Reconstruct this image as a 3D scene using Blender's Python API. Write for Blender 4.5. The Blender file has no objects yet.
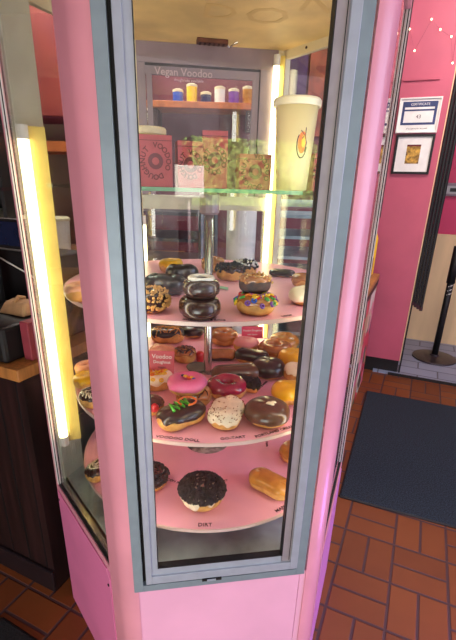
import bpy, math, random
from mathutils import Vector, Matrix, noise
R = math.radians
random.seed(7)
SC = bpy.context.scene
COL = SC.collection

# ------------------------------------------------------------------ camera
FPX, PITCH, ROLL = 417.0, R(21.375), R(1.667)
PPX, PPY = 228.0, 350.0      # where the optical axis meets the picture
cam = bpy.data.cameras.new('camera'); camo = bpy.data.objects.new('camera', cam); COL.objects.link(camo)
fwd = Vector((0, math.cos(PITCH), -math.sin(PITCH)))
up0 = Vector((0, math.sin(PITCH), math.cos(PITCH))); r0 = Vector((1, 0, 0))
right = math.cos(ROLL) * r0 + math.sin(ROLL) * up0
up = -math.sin(ROLL) * r0 + math.cos(ROLL) * up0
CAMP = Vector((0, 0, 1.4))
camo.matrix_world = Matrix(((right.x, up.x, -fwd.x, CAMP.x), (right.y, up.y, -fwd.y, CAMP.y),
                            (right.z, up.z, -fwd.z, CAMP.z), (0, 0, 0, 1)))
cam.sensor_fit = 'VERTICAL'; cam.sensor_height = 24.0; cam.lens = 24.0 * FPX / 640.0; cam.shift_y = (PPY - 320.0) / 640.0
cam.clip_start = 0.02
SC.camera = camo

# ------------------------------------------------------------------ world, sun, area lights, exposure
w = bpy.data.worlds.new('world'); SC.world = w; w.use_nodes = True
nt = w.node_tree; bg = nt.nodes['Background']
sky = nt.nodes.new('ShaderNodeTexSky'); sky.sky_type = 'NISHITA'; sky.sun_disc = False
sky.sun_elevation = R(55); sky.sun_rotation = R(20)
nt.links.new(sky.outputs[0], bg.inputs[0]); bg.inputs[1].default_value = 0.16

def lamp(name, kind, loc, aim, energy, color, size=1.0, size_y=None):
    l = bpy.data.lights.new(name, kind); o = bpy.data.objects.new(name, l); COL.objects.link(o)
    o.location = loc; l.energy = energy; l.color = color
    if kind == 'AREA':
        l.size = size
        if size_y: l.shape = 'RECTANGLE'; l.size_y = size_y
    d = Vector(aim) - Vector(loc); o.rotation_euler = d.to_track_quat('-Z', 'Y').to_euler()
    return o
sun = lamp('sun', 'SUN', (2, 8, 12), (0, 0, -1), 40.0, (1.0, 0.95, 0.86)); sun.data.angle = R(1)
lamp('street_window_light', 'AREA', (-0.7, -1.3, 0.6), (0.0, 0.75, 0.4), 27, (1.0, 0.97, 0.94), 1.4, 0.9)
lamp('doorway_light', 'AREA', (2.6, 0.15, 1.3), (0.3, 1.0, 1.0), 46, (0.66, 0.68, 1.0), 1.7, 2.2)
lamp('ceiling_fill', 'AREA', (0.4, -0.2, 2.8), (0.4, 0.3, 0), 5, (1.0, 0.86, 0.72), 0.8)  # added overhead fill, no ceiling lamp is in view
lamp('rear_ceiling_light', 'AREA', (1.3, 2.2, 2.8), (1.3, 3.4, 0.6), 27, (1.0, 0.86, 0.82), 0.9)
lamp('kitchen_light', 'AREA', (-0.9, 2.7, 2.75), (-0.6, 3.4, 0.6), 34, (1.0, 0.93, 0.84), 0.9)
lamp('purple_neon_light', 'AREA', (0.95, 0.75, 0.12), (0.42, 1.0, 0.4), 1.6, (0.62, 0.25, 1.0), 0.25)
SC.view_settings.view_transform = 'Standard'; SC.view_settings.look = 'None'
SC.view_settings.gamma = 1.0; SC.view_settings.use_curve_mapping = False
SC.view_settings.exposure = 0.35

# ------------------------------------------------------------------ materials
def lin(c):
    return tuple((x / 12.92 if x <= 0.04045 else ((x + 0.055) / 1.055) ** 2.4) for x in [v / 255 for v in c]) + (1.0,)
MATS = {}
def mat(name, c, rough=0.5, metal=0.0, coat=0.0, noise_amt=0.0, nscale=20.0, bump=0.0, c2=None, emit=None, estr=0.0, sub=0.0, stretch=None):
    if name in MATS: return MATS[name]
    m = bpy.data.materials.new(name); m.use_nodes = True; n = m.node_tree; b = n.nodes['Principled BSDF']
    b.inputs['Base Color'].default_value = lin(c); b.inputs['Roughness'].default_value = rough
    b.inputs['Metallic'].default_value = metal; b.inputs['Coat Weight'].default_value = coat
    b.inputs['Coat Roughness'].default_value = 0.12
    if sub: b.inputs['Subsurface Weight'].default_value = sub; b.inputs['Subsurface Scale'].default_value = 0.01
    if emit: b.inputs['Emission Color'].default_value = lin(emit); b.inputs['Emission Strength'].default_value = estr
    if noise_amt or bump or c2:
        tc = n.nodes.new('ShaderNodeTexCoord'); nz = n.nodes.new('ShaderNodeTexNoise'); nz.inputs['Scale'].default_value = nscale
        nz.inputs['Detail'].default_value = 4
        src = tc.outputs['Object']
        if stretch:
            mp = n.nodes.new('ShaderNodeMapping'); mp.inputs['Scale'].default_value = stretch
            n.links.new(src, mp.inputs[0]); src = mp.outputs[0]
        n.links.new(src, nz.inputs['Vector'])
        rp = n.nodes.new('ShaderNodeValToRGB'); rp.color_ramp.elements[0].position = 0.35; rp.color_ramp.elements[1].position = 0.65
        k = noise_amt
        rp.color_ramp.elements[0].color = lin(tuple(max(0, v * (1 - k)) for v in c))
        rp.color_ramp.elements[1].color = lin(c2 if c2 else tuple(min(255, v * (1 + k * 0.5)) for v in c))
        n.links.new(nz.outputs['Fac'], rp.inputs[0]); n.links.new(rp.outputs[0], b.inputs['Base Color'])
        if bump:
            bp = n.nodes.new('ShaderNodeBump'); bp.inputs['Strength'].default_value = bump; bp.inputs['Distance'].default_value = 0.003
            n.links.new(nz.outputs['Fac'], bp.inputs['Height']); n.links.new(bp.outputs[0], b.inputs['Normal'])
    MATS[name] = m; return m
def glass_mat(name, tint=(0.97, 1.0, 0.985), ior=1.6):
    m = bpy.data.materials.new(name); m.use_nodes = True; n = m.node_tree
    for x in list(n.nodes):
        if x.type == 'BSDF_PRINCIPLED': n.nodes.remove(x)
    out = n.nodes['Material Output']; tr = n.nodes.new('ShaderNodeBsdfTransparent'); tr.inputs[0].default_value = (*tint, 1)
    gl = n.nodes.new('ShaderNodeBsdfGlossy'); gl.inputs['Roughness'].default_value = 0.0
    fr = n.nodes.new('ShaderNodeFresnel'); ge = n.nodes.new('ShaderNodeNewGeometry'); mr = n.nodes.new('ShaderNodeMapRange')
    mr.inputs[3].default_value = ior; mr.inputs[4].default_value = 1.0 / ior      # same index seen from either side of the thin pane
    n.links.new(ge.outputs['Backfacing'], mr.inputs[0]); n.links.new(mr.outputs[0], fr.inputs[0]); mx = n.nodes.new('ShaderNodeMixShader')
    n.links.new(fr.outputs[0], mx.inputs[0]); n.links.new(tr.outputs[0], mx.inputs[1]); n.links.new(gl.outputs[0], mx.inputs[2])
    n.links.new(mx.outputs[0], out.inputs[0]); MATS[name] = m; return m

M_PINK = mat('pink_paint', (230, 154, 170), 0.36, coat=0.3, noise_amt=0.04, nscale=6)
M_PINKP = mat('pink_panel_paint', (238, 174, 200), 0.4, noise_amt=0.03, nscale=5)
M_MAG = mat('magenta_panel_paint', (228, 126, 172), 0.38, noise_amt=0.04, nscale=5)
M_ALU = mat('anodised_aluminium', (136, 152, 158), 0.42, metal=0.25, noise_amt=0.03, nscale=30)
M_ALUL = mat('pale_aluminium', (170, 178, 188), 0.38, metal=0.25, noise_amt=0.03, nscale=30)
M_ALUD = mat('bronze_grey_aluminium', (166, 158, 162), 0.4, metal=0.3, noise_amt=0.04, nscale=30)
M_MAUVE = mat('mauve_grey_frame', (150, 134, 142), 0.45, metal=0.1, noise_amt=0.05, nscale=12)
M_BLACK = mat('black_rubber', (14, 14, 16), 0.55, noise_amt=0.2, nscale=40)
M_STEEL = mat('brushed_steel', (160, 168, 168), 0.33, metal=0.5, noise_amt=0.08, nscale=14)
M_PALE = mat('pale_trim_paint', (214, 206, 206), 0.4, noise_amt=0.03)
M_CHROME = mat('satin_chrome', (200, 196, 190), 0.22, metal=0.9, noise_amt=0.05, nscale=20)
M_CREAM = mat('cream_plastic', (228, 214, 178), 0.45, noise_amt=0.04, nscale=10)
M_PLY = mat('ochre_ceiling_board', (246, 214, 148), 0.55, noise_amt=0.08, nscale=8)
M_PLYD = mat('ochre_shadow_print', (178, 134, 70), 0.6, noise_amt=0.03, nscale=8)
M_TRAY = mat('pink_tray_laminate', (250, 182, 200), 0.35, noise_amt=0.03, nscale=12)
M_RIM = mat('tray_rim', (232, 198, 190), 0.3, noise_amt=0.03, nscale=10)
M_INK = mat('dark_brown_ink', (60, 26, 34), 0.6, noise_amt=0.05)
M_INKR = mat('dark_red_ink', (96, 20, 30), 0.6, noise_amt=0.05)
M_WHITE = mat('white_card', (236, 232, 224), 0.6, noise_amt=0.03)
M_BLUE = mat('navy_print', (48, 62, 108), 0.6, noise_amt=0.1)
M_BOXP = mat('pink_cardboard', (176, 78, 86), 0.65, noise_amt=0.06, nscale=30)
M_WALLP = mat('pink_wall_paint', (190, 86, 108), 0.5, noise_amt=0.05, nscale=3)
M_WALLM = mat('magenta_wall_paint', (200, 44, 96), 0.5, noise_amt=0.05, nscale=3)
M_MAPLE = mat('maple_veneer', (232, 200, 152), 0.45, noise_amt=0.07, nscale=6, stretch=(1, 1, 0.15))
M_DARKW = mat('dark_walnut_boards', (40, 22, 22), 0.45, noise_amt=0.35, nscale=14, stretch=(3, 3, 0.2))
M_BUTCH = mat('butcher_block', (176, 118, 62), 0.45, noise_amt=0.15, nscale=10, stretch=(6, 6, 1))
M_KRAFT = mat('kraft_paper', (192, 150, 106), 0.8, noise_amt=0.1, nscale=20, bump=0.3)
M_MAROON = mat('maroon_wall_paint', (112, 44, 62), 0.6, noise_amt=0.15, nscale=4)
M_SCREEN = mat('dark_screen', (22, 34, 62), 0.15, noise_amt=0.1)
M_GLASS = glass_mat('window_glass')
M_GGLASS = glass_mat('green_shelf_glass', (0.86, 0.95, 0.9), 1.5)
M_GEDGE = mat('green_glass_edge', (96, 150, 118), 0.2, noise_amt=0.05)
M_TUBE = mat('fluorescent_tube', (255, 246, 214), 0.4, emit=(255, 236, 186), estr=5.5)
M_TUBEC = mat('added_cool_tube', (255, 250, 250), 0.4, emit=(255, 246, 240), estr=7)
M_YREF = mat('yellow_glow_housing', (240, 214, 116), 0.5, noise_amt=0.04)  # yellow colour carries the glow beside the tube
M_BULB = mat('fairy_bulb', (255, 230, 190), 0.4, emit=(255, 220, 170), estr=6)
M_RED = mat('red_gloss', (206, 30, 36), 0.3, coat=0.4, noise_amt=0.06)
M_ORANGE = mat('orange_board', (208, 112, 56), 0.5, noise_amt=0.1)
M_LEAF = mat('hedge_leaves', (96, 140, 56), 0.6, noise_amt=0.35, nscale=14, c2=(176, 200, 104))

# ------------------------------------------------------------------ mesh helpers
class MB:
    def __init__(s): s.v = []; s.f = []; s.mi = []; s.m = 0
    def add(s, vs, fs):
        n = len(s.v); s.v += [Vector(v) for v in vs]
        for f in fs: s.f.append([n + i for i in f]); s.mi.append(s.m)
        return s
    def hexa(s, p):   # 8 corners: bottom 4 then top 4
        return s.add(p, [(0, 3, 2, 1), (4, 5, 6, 7), (0, 1, 5, 4), (1, 2, 6, 5), (2, 3, 7, 6), (3, 0, 4, 7)])
    def box(s, x0, x1, y0, y1, z0, z1):
        return s.hexa([(x0, y0, z0), (x1, y0, z0), (x1, y1, z0), (x0, y1, z0), (x0, y0, z1), (x1, y0, z1), (x1, y1, z1), (x0, y1, z1)])
    def prism(s, poly, z0, z1):
        n = len(poly)
        s.add([(p[0], p[1], z0) for p in poly] + [(p[0], p[1], z1) for p in poly],
              [tuple(range(n - 1, -1, -1)), tuple(range(n, 2 * n))] + [(i, (i + 1) % n, n + (i + 1) % n, n + i) for i in range(n)])
        return s
    def tube(s, pts, r, n=10, caps=True):
        pts = [Vector(p) for p in pts]; rings = []
        base = len(s.v)
        for i, p in enumerate(pts):
            d = (pts[min(i + 1, len(pts) - 1)] - pts[max(i - 1, 0)]).normalized()
            a = d.orthogonal().normalized() if i == 0 else (a - d * a.dot(d)).normalized()
            b = d.cross(a); rr = r[i] if isinstance(r, (list, tuple)) else r
            rings.append([p + a * rr * math.cos(t * 2 * math.pi / n) + b * rr * math.sin(t * 2 * math.pi / n) for t in range(n)])
        vs = [v for g in rings for v in g]; fs = []
        for i in range(len(pts) - 1):
            for t in range(n): fs.append((i * n + t, i * n + (t + 1) % n, (i + 1) * n + (t + 1) % n, (i + 1) * n + t))
        if caps: fs += [tuple(range(n - 1, -1, -1)), tuple((len(pts) - 1) * n + t for t in range(n))]
        return s.add(vs, fs)
    def lathe(s, prof, n=32, c=(0, 0)):
        vs = []; fs = []
        for (r, z) in prof:
            for t in range(n): vs.append((c[0] + r * math.cos(2 * math.pi * t / n), c[1] + r * math.sin(2 * math.pi * t / n), z))
        for i in range(len(prof) - 1):
            for t in range(n): fs.append((i * n + t, i * n + (t + 1) % n, (i + 1) * n + (t + 1) % n, (i + 1) * n + t))
        fs += [tuple(range(n - 1, -1, -1)), tuple((len(prof) - 1) * n + t for t in range(n))]
        return s.add(vs, fs)
    def build(s, name, m, parent=None, smooth=False, bevel=0.0, org=None):
        me = bpy.data.meshes.new(name)
        o0 = Vector(org) if org is not None else (world_origin(parent) if parent else Vector((0, 0, 0)))
        me.from_pydata([tuple(v - o0) for v in s.v], [], s.f)
        for mm in (m if isinstance(m, (list, tuple)) else [m]): me.materials.append(mm)
        for p, i in zip(me.polygons, s.mi): p.material_index = i; p.use_smooth = smooth
        me.update()
        o = bpy.data.objects.new(name, me); COL.objects.link(o)
        if parent: o.parent = parent
        if bevel:
            b = o.modifiers.new('bevel', 'BEVEL'); b.width = bevel; b.segments = 2; b.limit_method = 'ANGLE'
        return o
def world_origin(o):
    v = Vector(o.location)
    while o.parent: o = o.parent; v += Vector(o.location)
    return v
def empty(name, loc, rz=0.0):
    o = bpy.data.objects.new(name, None); COL.objects.link(o); o.location = loc; o.rotation_euler = (0, 0, rz); o.empty_display_size = 0.05
    return o
def tag(o, label=None, cat=None, group=None, kind=None):
    if label: o['label'] = label
    if cat: o['category'] = cat
    if group: o['group'] = group
    if kind: o['kind'] = kind
    return o
def thing_mesh(mb, name, m, label, cat, loc, group=None, smooth=False, bevel=0.0):
    """a thing that is one mesh, with its origin at its base"""
    o = mb.build(name, m, None, smooth, bevel, org=loc); o.location = loc
    return tag(o, label, cat, group)
def D(a): return Vector((math.sin(R(a)), math.cos(R(a)), 0))
class Face:
    """an upright plane: u runs along it, d stands off towards the outside"""
    def __init__(s, P0, P1=None, az=None):
        s.P = Vector(P0); s.P.z = 0
        s.e = D(az) if az is not None else (Vector(P1) - Vector(P0)).normalized()
        s.n = Vector((s.e.y, -s.e.x, 0)); s.W = (Vector(P1) - Vector(P0)).length if P1 is not None else 0
    def pt(s, u, d, z): return s.P + s.e * u + s.n * d + Vector((0, 0, z))
    def box(s, mb, u0, u1, z0, z1, d0, d1):
        # d0 outer, d1 inner offsets
        return mb.hexa([s.pt(u0, d0, z0), s.pt(u1, d0, z0), s.pt(u1, d1, z0), s.pt(u0, d1, z0),
                        s.pt(u0, d0, z1), s.pt(u1, d0, z1), s.pt(u1, d1, z1), s.pt(u0, d1, z1)])
def text_mesh(name, txt, size, M4, m, parent=None, extrude=0.0003, align='CENTER', bold=0.0, shear=0):
    """flat lettering turned into a mesh; M4 places it in the world"""
    cu = bpy.data.curves.new(name, 'FONT'); cu.body = txt; cu.size = size; cu.extrude = extrude; cu.align_x = align; cu.align_y = 'CENTER'
    cu.offset = bold; cu.resolution_u = 2; cu.shear = shear
    t = bpy.data.objects.new(name, cu); COL.objects.link(t)
    dg = bpy.context.evaluated_depsgraph_get(); me = bpy.data.meshes.new_from_object(t.evaluated_get(dg))
    bpy.data.objects.remove(t)
    o0 = world_origin(parent) if parent else Vector((0, 0, 0))
    me.transform(Matrix.Translation(-o0) @ M4); me.materials.clear(); me.materials.append(m)
    o = bpy.data.objects.new(name, me); COL.objects.link(o)
    if parent: o.parent = parent
    return o
def frame_M(P, x, y):
    x = Vector(x).normalized(); y = Vector(y).normalized(); z = x.cross(y)
    return Matrix(((x.x, y.x, z.x, P[0]), (x.y, y.y, z.y, P[1]), (x.z, y.z, z.z, P[2]), (0, 0, 0, 1)))

# ------------------------------------------------------------------ the room
TA = 24.0        # the paving and the walls follow this direction
def floor_material():
    m = bpy.data.materials.new('quarry_tile_paving'); m.use_nodes = True; n = m.node_tree; b = n.nodes['Principled BSDF']
    tc = n.nodes.new('ShaderNodeTexCoord'); mp = n.nodes.new('ShaderNodeMapping')
    mp.inputs['Rotation'].default_value = (0, 0, R(TA)); n.links.new(tc.outputs['Object'], mp.inputs[0])
    # basket weave of 4 x 8 inch tiles: module 0.2032 m
    sep = n.nodes.new('ShaderNodeSeparateXYZ'); n.links.new(mp.outputs[0], sep.inputs[0])
    def mth(op, a, b_=None, c_=None):
        k = n.nodes.new('ShaderNodeMath'); k.operation = op
        for i, v in enumerate((a, b_, c_)):
            if v is None: continue
            if isinstance(v, (int, float)): k.inputs[i].default_value = v
            else: n.links.new(v, k.inputs[i])
        return k.outputs[0]
    X = mth('ADD', mth('DIVIDE', sep.outputs['X'], 0.2032), FLX); Y = mth('ADD', mth('DIVIDE', sep.outputs['Y'], 0.2032), FLY)
    fx = mth('FRACT', X); fy = mth('FRACT', Y); cx = mth('FLOOR', X); cy = mth('FLOOR', Y)
    par = mth('FLOORED_MODULO', mth('ADD', cx, cy), 2.0)
    # half-joint across x when par = 0, across y when par = 1
    ex = mth('MINIMUM', fx, mth('SUBTRACT', 1.0, fx)); ey = mth('MINIMUM', fy, mth('SUBTRACT', 1.0, fy))
    hx = mth('ABSOLUTE', mth('SUBTRACT', fx, 0.5)); hy = mth('ABSOLUTE', mth('SUBTRACT', fy, 0.5))
    hm = mth('ADD', mth('MULTIPLY', hx, mth('SUBTRACT', 1.0, par)), mth('MULTIPLY', hy, par))
    dist = mth('MINIMUM', mth('MINIMUM', ex, ey), hm)
    ramp = n.nodes.new('ShaderNodeMapRange'); ramp.inputs[1].default_value = 0.016; ramp.inputs[2].default_value = 0.032
    n.links.new(dist, ramp.inputs[0])
    half = mth('ADD', mth('MULTIPLY', mth('GREATER_THAN', fx, 0.5), mth('SUBTRACT', 1.0, par)), mth('MULTIPLY', mth('GREATER_THAN', fy, 0.5), par))
    comb = n.nodes.new('ShaderNodeCombineXYZ'); n.links.new(cx, comb.inputs[0]); n.links.new(cy, comb.inputs[1]); n.links.new(half, comb.inputs[2])
    wn = n.nodes.new('ShaderNodeTexWhiteNoise'); n.links.new(comb.outputs[0], wn.inputs[0])
    nz = n.nodes.new('ShaderNodeTexNoise'); nz.inputs['Scale'].default_value = 9; nz.inputs['Detail'].default_value = 6; n.links.new(mp.outputs[0], nz.inputs[0])
    r1 = n.nodes.new('ShaderNodeValToRGB'); r1.color_ramp.elements[0].color = lin((104, 50, 20)); r1.color_ramp.elements[1].color = lin((138, 74, 30))
    n.links.new(mth('ADD', mth('MULTIPLY', wn.outputs['Value'], 0.55), mth('MULTIPLY', nz.outputs['Fac'], 0.5)), r1.inputs[0])
    mix = n.nodes.new('ShaderNodeMix'); mix.data_type = 'RGBA'; n.links.new(ramp.outputs[0], mix.inputs[0])
    mix.inputs[6].default_value = lin((74, 50, 52)); n.links.new(r1.outputs[0], mix.inputs[7]); n.links.new(mix.outputs[2], b.inputs['Base Color'])
    b.inputs['Roughness'].default_value = 0.55
    bp = n.nodes.new('ShaderNodeBump'); bp.inputs['Distance'].default_value = 0.004; bp.inputs['Strength'].default_value = 0.7
    n.links.new(ramp.outputs[0], bp.inputs['Height']); n.links.new(bp.outputs[0], b.inputs['Normal'])
    return m
# phase: a tile corner sits at (0.789, 1.685) in the photo
def to_tile(x, y):
    a = R(TA); return (x * math.cos(a) - y * math.sin(a), x * math.sin(a) + y * math.cos(a))
tx, ty = to_tile(0.689, 1.265)
FLX = 1 - (tx / 0.2032) % 1; FLY = 1 - (ty / 0.2032) % 1 + 0.5

M_FLOOR = floor_material()
fl = MB().box(-4, 4.5, -2.2, 6.2, -0.05, 0).build('floor', M_FLOOR); tag(fl, kind='structure')
cl = MB().box(-4, 4.5, -2.2, 6.2, 2.9, 3.0).build('ceiling', mat('white_ceiling', (206, 196, 190), 0.7, noise_amt=0.03)); tag(cl, kind='structure')
tag(MB().box(-4, 4.5, 6.0, 6.2, 0, 2.9).build('wall_back', M_MAROON), kind='structure')
tag(MB().box(-4.1, -4, -2.2, 6.2, 0, 2.9).build('wall_left', M_MAROON), kind='structure')
wr = MB().box(4.5, 4.6, -2.2, 6.2, 0, 2.9).build('wall_right', M_WALLM); tag(wr, kind='structure')
wf = MB(); wf.box(-4, 4.5, -2.3, -2.2, 2.3, 3.0); wf.box(-4, -1.6, -2.3, -2.2, 0, 2.3)
tag(wf.build('wall_front', M_WALLP), kind='structure')

# street side, seen only as a reflection in the panes
pav = MB().box(-9, 12, -16, -2.3, -0.12, -0.02).build('ground', mat('street_concrete', (26, 28, 34), 0.8, noise_amt=0.12, nscale=2)); tag(pav, kind='structure')
tag(MB().box(-9, 12, -16, -15.7, -0.02, 6).build('wall_street', mat('street_facade', (70, 60, 66), 0.8, noise_amt=0.3, nscale=1)), kind='structure')
def leaf_hedge(x0, x1, y, z0, z1, name, label, n):
    mb = MB(); rnd = random.Random(3)
    for i in range(n):
        c = Vector((rnd.uniform(x0, x1), y + rnd.uniform(-.3, .3), rnd.uniform(z0 + 0.115, z1 - 0.06)))
        a = Vector((rnd.uniform(-1, 1), rnd.uniform(-1, 1), rnd.uniform(-.3, 1))).normalized() * rnd.uniform(.03, .06)
        b = a.orthogonal().normalized() * rnd.uniform(.018, .03); q = a.cross(b).normalized() * 0.004
        mb.add([c - a, c + b, c + a, c - b, c - a * 0.2 + q, ], [(0, 1, 2, 3), (0, 1, 4), (1, 2, 4), (2, 3, 4), (3, 0, 4)])
    mb.box(x0 + .05, x1 - .05, y - .28, y + .28, z0, z1 - .08)
    return thing_mesh(mb, name, M_LEAF, label, 'hedge', (0.5 * (x0 + x1), y, z0))
leaf_hedge(1.30, 3.5, -5.6, 1.12, 2.16, 'clipped_hedge', 'green leafy hedge across the street side, mirrored in the case glass', 6000)
pl = MB().box(1.25, 3.55, -6.0, -5.2, -0.02, 1.11)
thing_mesh(pl, 'street_planter', mat('dark_planter_paint', (40, 42, 46), .6, noise_amt=.1), 'dark street planter box under the mirrored hedge', 'planter', (2.4, -5.6, -0.02), bevel=0.02)

sg = empty('mirrored_white_board', (1.16, -4.7, -0.02)); tag(sg, 'blank white board on a post, added for the white patch mirrored in the glass', 'sign')
MB().box(.95, 1.37, -4.72, -4.68, 1.24, 1.66).build('board', M_WHITE, sg, bevel=.01)  # made-up white board, placed for its reflection in the door glass
MB().tube([(1.16, -4.74, -.02), (1.16, -4.74, 1.6)], .025, 10).build('post', M_MAUVE, sg, smooth=True)

# ------------------------------------------------------------------ hexagonal display case
L2 = Vector((-.539, 1.084, 0)); L1 = Vector((-.230, .711, 0)); R1 = Vector((.248, .788, 0)); R2 = Vector((.418, 1.241, 0))
R3 = Vector((.160, 1.600, 0)); L3 = Vector((-.34, 1.530, 0)); O = Vector((-.060, 1.162, 0))
FL = Face(L2, L1); FD = Face(L1, R1); FR = Face(R1, R2); FRB = Face(R2, R3); FB = Face(R3, L3); FLB = Face(L3, L2)
W = FD.W; TOP = 1.806; HT = 2.08
case = empty('display_case', (O.x, O.y, 0))
tag(case, 'tall pink hexagonal glass pastry case with an aluminium framed front door', 'display case')

def corner_poly(Fa, ua, Fb, ub, th=0.018, fil=0.034, n=7):
    """plan outline of a bent corner sheet: from u = ua on face Fa round the corner to u = ub on face Fb"""
    C = Fb.P
    def outline(off):
        # corner of the offset planes
        a0 = Fa.pt(ua, -off, 0); b1 = Fb.pt(ub, -off, 0)
        ang = math.acos(max(-1, min(1, Fa.e.dot(Fb.e)))); t = math.tan(ang / 2)
        cc = C - Fa.n * off + Fa.e * (-off * t)
        f = max(0.004, fil - off * t); rad = f / t
        cen = cc - Fa.e * f - Fa.n * rad
        pts = [a0]
        for i in range(n + 1):
            q = ang * i / n
            dirn = (Fa.n * math.cos(q) + Fa.e * math.sin(q))
            pts.append(cen + dirn * rad)
        pts.append(b1); return pts
    o_ = outline(0); i_ = outline(th)
    return [(p.x, p.y) for p in o_ + i_[::-1]]
WA = FL.W
post_mb = MB().prism(corner_poly(FL, WA - 0.080, FD, 0.030), 0, HT)
p1 = post_mb.build('corner_post', M_PINK, case, smooth=False)
p2 = MB().prism(corner_poly(FD, W - 0.034, FR, 0.036), 0, HT).build('corner_post', M_PINK, case)
for o in (p1, p2):
    for p in o.data.polygons:
        if abs(p.normal.z) < 0.5: p.use_smooth = True
    o.data.set_sharp_from_angle(angle=R(40))
MB().prism(corner_poly(FLB, FLB.W - 0.012, FL, 0.012, th=0.01, fil=0.006, n=3), 0, HT).build('corner_trim', M_PINK, case)
MB().prism(corner_poly(FR, FR.W - 0.010, FRB, 0.02, th=0.01, fil=0.006, n=3), 0, HT).build('corner_trim', M_PINK, case)
MB().prism(corner_poly(FRB, FRB.W - 0.022, FB, 0.03, th=0.02, fil=0.006, n=3), 0.0, TOP).build('corner_trim', M_CREAM, case)
MB().prism(corner_poly(FB, FB.W - 0.03, FLB, 0.022, th=0.02, fil=0.006, n=3), 0.0, TOP).build('corner_trim', M_CREAM, case)
# base panels
mb = MB(); FD.box(mb, 0.030, 0.4345, 0.02, 0.498, -0.002, -0.02); mb.build('base_panel', M_PINKP, case, bevel=0.001)
mb = MB(); FD.box(mb, 0.4357, W - 0.034, 0.02, 0.498, -0.002, -0.02); mb.build('base_panel', M_PINKP, case, bevel=0.001)
def panel_poly(F, mb, u0, u1, z0, z1, cut, side, d0, d1):
    pts = [(u0, z0), (u1, z0), (u1, z1 - cut), (u1 - cut * .6, z1), (u0, z1)] if side > 0 else [(u0, z0), (u1, z0), (u1, z1), (u0 + cut * .6, z1), (u0, z1 - cut)]
    n = len(pts); vs = [F.pt(u, d0, z) for u, z in pts] + [F.pt(u, d1, z) for u, z in pts]
    mb.add(vs, [tuple(range(n)), tuple(range(2 * n - 1, n - 1, -1))] + [(i, i + n, (i + 1) % n + n, (i + 1) % n) for i in range(n)])
mb = MB(); panel_poly(FL, mb, 0.010, WA - 0.084, 0.0, 0.480, 0.03, 1, 0.002, -0.015)
lp = mb.build('base_panel', M_MAG, case, bevel=0.001); lp['label'] = 'magenta pink side panel'
for (u, z) in ((0.02, 0.45), (WA - 0.094, 0.43)):
    c = FL.pt(u, 0.0025, z); MB().tube([c - FL.n * 0.001, c + FL.n * 0.0015], 0.004, 10).build('screw', M_BLACK, lp)
mb = MB(); FL.box(mb, 0.0, WA - 0.078, 0.0, 0.483, -0.012, -0.018); mb.build('panel_gasket', M_BLACK, case)
mb = MB(); panel_poly(FR, mb, 0.040, FR.W - 0.010, 0.0, 0.480, 0.03, -1, 0.002, -0.015)
mb.build('base_panel', mat('purple_lit_panel', (214, 138, 200), 0.35, noise_amt=0.04), case, bevel=0.001)  # purple light on this side is put into the panel colour
mb = MB(); FR.box(mb, 0.036, FR.W, 0.0, 0.483, -0.012, -0.018); mb.build('panel_gasket', M_BLACK, case)
for F in (FRB, FB, FLB):
    mb = MB(); F.box(mb, 0.02, F.W - 0.02, 0.0, 0.52, -0.003, -0.015); mb.build('base_panel', M_PINKP, case)
# side panes with sills and trims
for F, a, b_ in ((FL, 0.012, WA - 0.080), (FR, 0.036, FR.W - 0.010)):
    mb = MB(); F.box(mb, a, b_, 0.483, 0.502, 0.0, -0.02); mb.build('pink_sill', M_PINK, case, bevel=0.002)
    mb = MB(); F.box(mb, a, b_, 0.502, 0.510, -0.004, -0.022); mb.m = 1; F.box(mb, a, b_, 0.510, 0.520, -0.010, -0.03)
    mb.build('sill_trim', [M_BLACK, M_CHROME], case)
    s0, s1 = (a, a + 0.006) if F is FL else (b_ - 0.006, b_)
    t0, t1 = (a + 0.006, a + 0.012) if F is FL else (b_ - 0.009, b_ - 0.006)
    mb = MB(); F.box(mb, s0, s1, 0.510, TOP, -0.002, -0.008); mb.m = 1; F.box(mb, t0, t1, 0.510, TOP, 0.0, -0.0025); mb.m = 0; F.box(mb, t0, t1, 0.510, TOP, -0.0026, -0.0055); mb.m = 1; F.box(mb, t0, t1, 0.510, TOP, -0.0056, -0.0078)
    mb.build('pane_trim', [M_BLACK, M_PALE], case)
    mb = MB(); F.box(mb, a + 0.008, b_ - 0.008, 0.512, TOP, -0.008, -0.012); mb.build('side_glass', M_GLASS, case)
    mb = MB(); F.box(mb, a, b_, TOP, HT, 0.0, -0.015); mb.build('head_panel', M_PINK, case)
# door: fixed outer frame, black gap, leaf
zt = 1.93
mb = MB()
FD.box(mb, 0.0240, 0.0455, 0.494, zt, 0.004, -0.016); FD.box(mb, 0.4225, 0.4440, 0.494, zt, 0.004, -0.016)
FD.box(mb, 0.0455, 0.4225, 0.494, 0.513, 0.004, -0.016); FD.box(mb, 0.0455, 0.4225, zt - 0.02, zt, 0.004, -0.016)
mb.build('door_surround', M_ALU, case, bevel=0.0008)
mb = MB(); FD.box(mb, 0.0455, 0.0530, 0.513, zt - 0.02, -0.010, -0.016); FD.box(mb, 0.0530, 0.4225, 0.513, 0.519, -0.010, -0.016)
mb.build('door_seal', M_BLACK, case)
door = MB(); FD.box(door, 0.0530, 0.0670, 0.519, zt - 0.022, 0.007, -0.016)
FD.box(door, 0.4035, 0.4220, 0.519, zt - 0.022, 0.007, -0.016)
FD.box(door, 0.0670, 0.4035, 0.519, 0.542, 0.007, -0.016); FD.box(door, 0.0670, 0.4035, zt - 0.05, zt - 0.022, 0.007, -0.016)
door = door.build('door', M_ALUL, case, bevel=0.001)
mb = MB(); FD.box(mb, 0.0670, 0.0810, 0.542, zt - 0.05, 0.002, -0.014)
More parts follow.
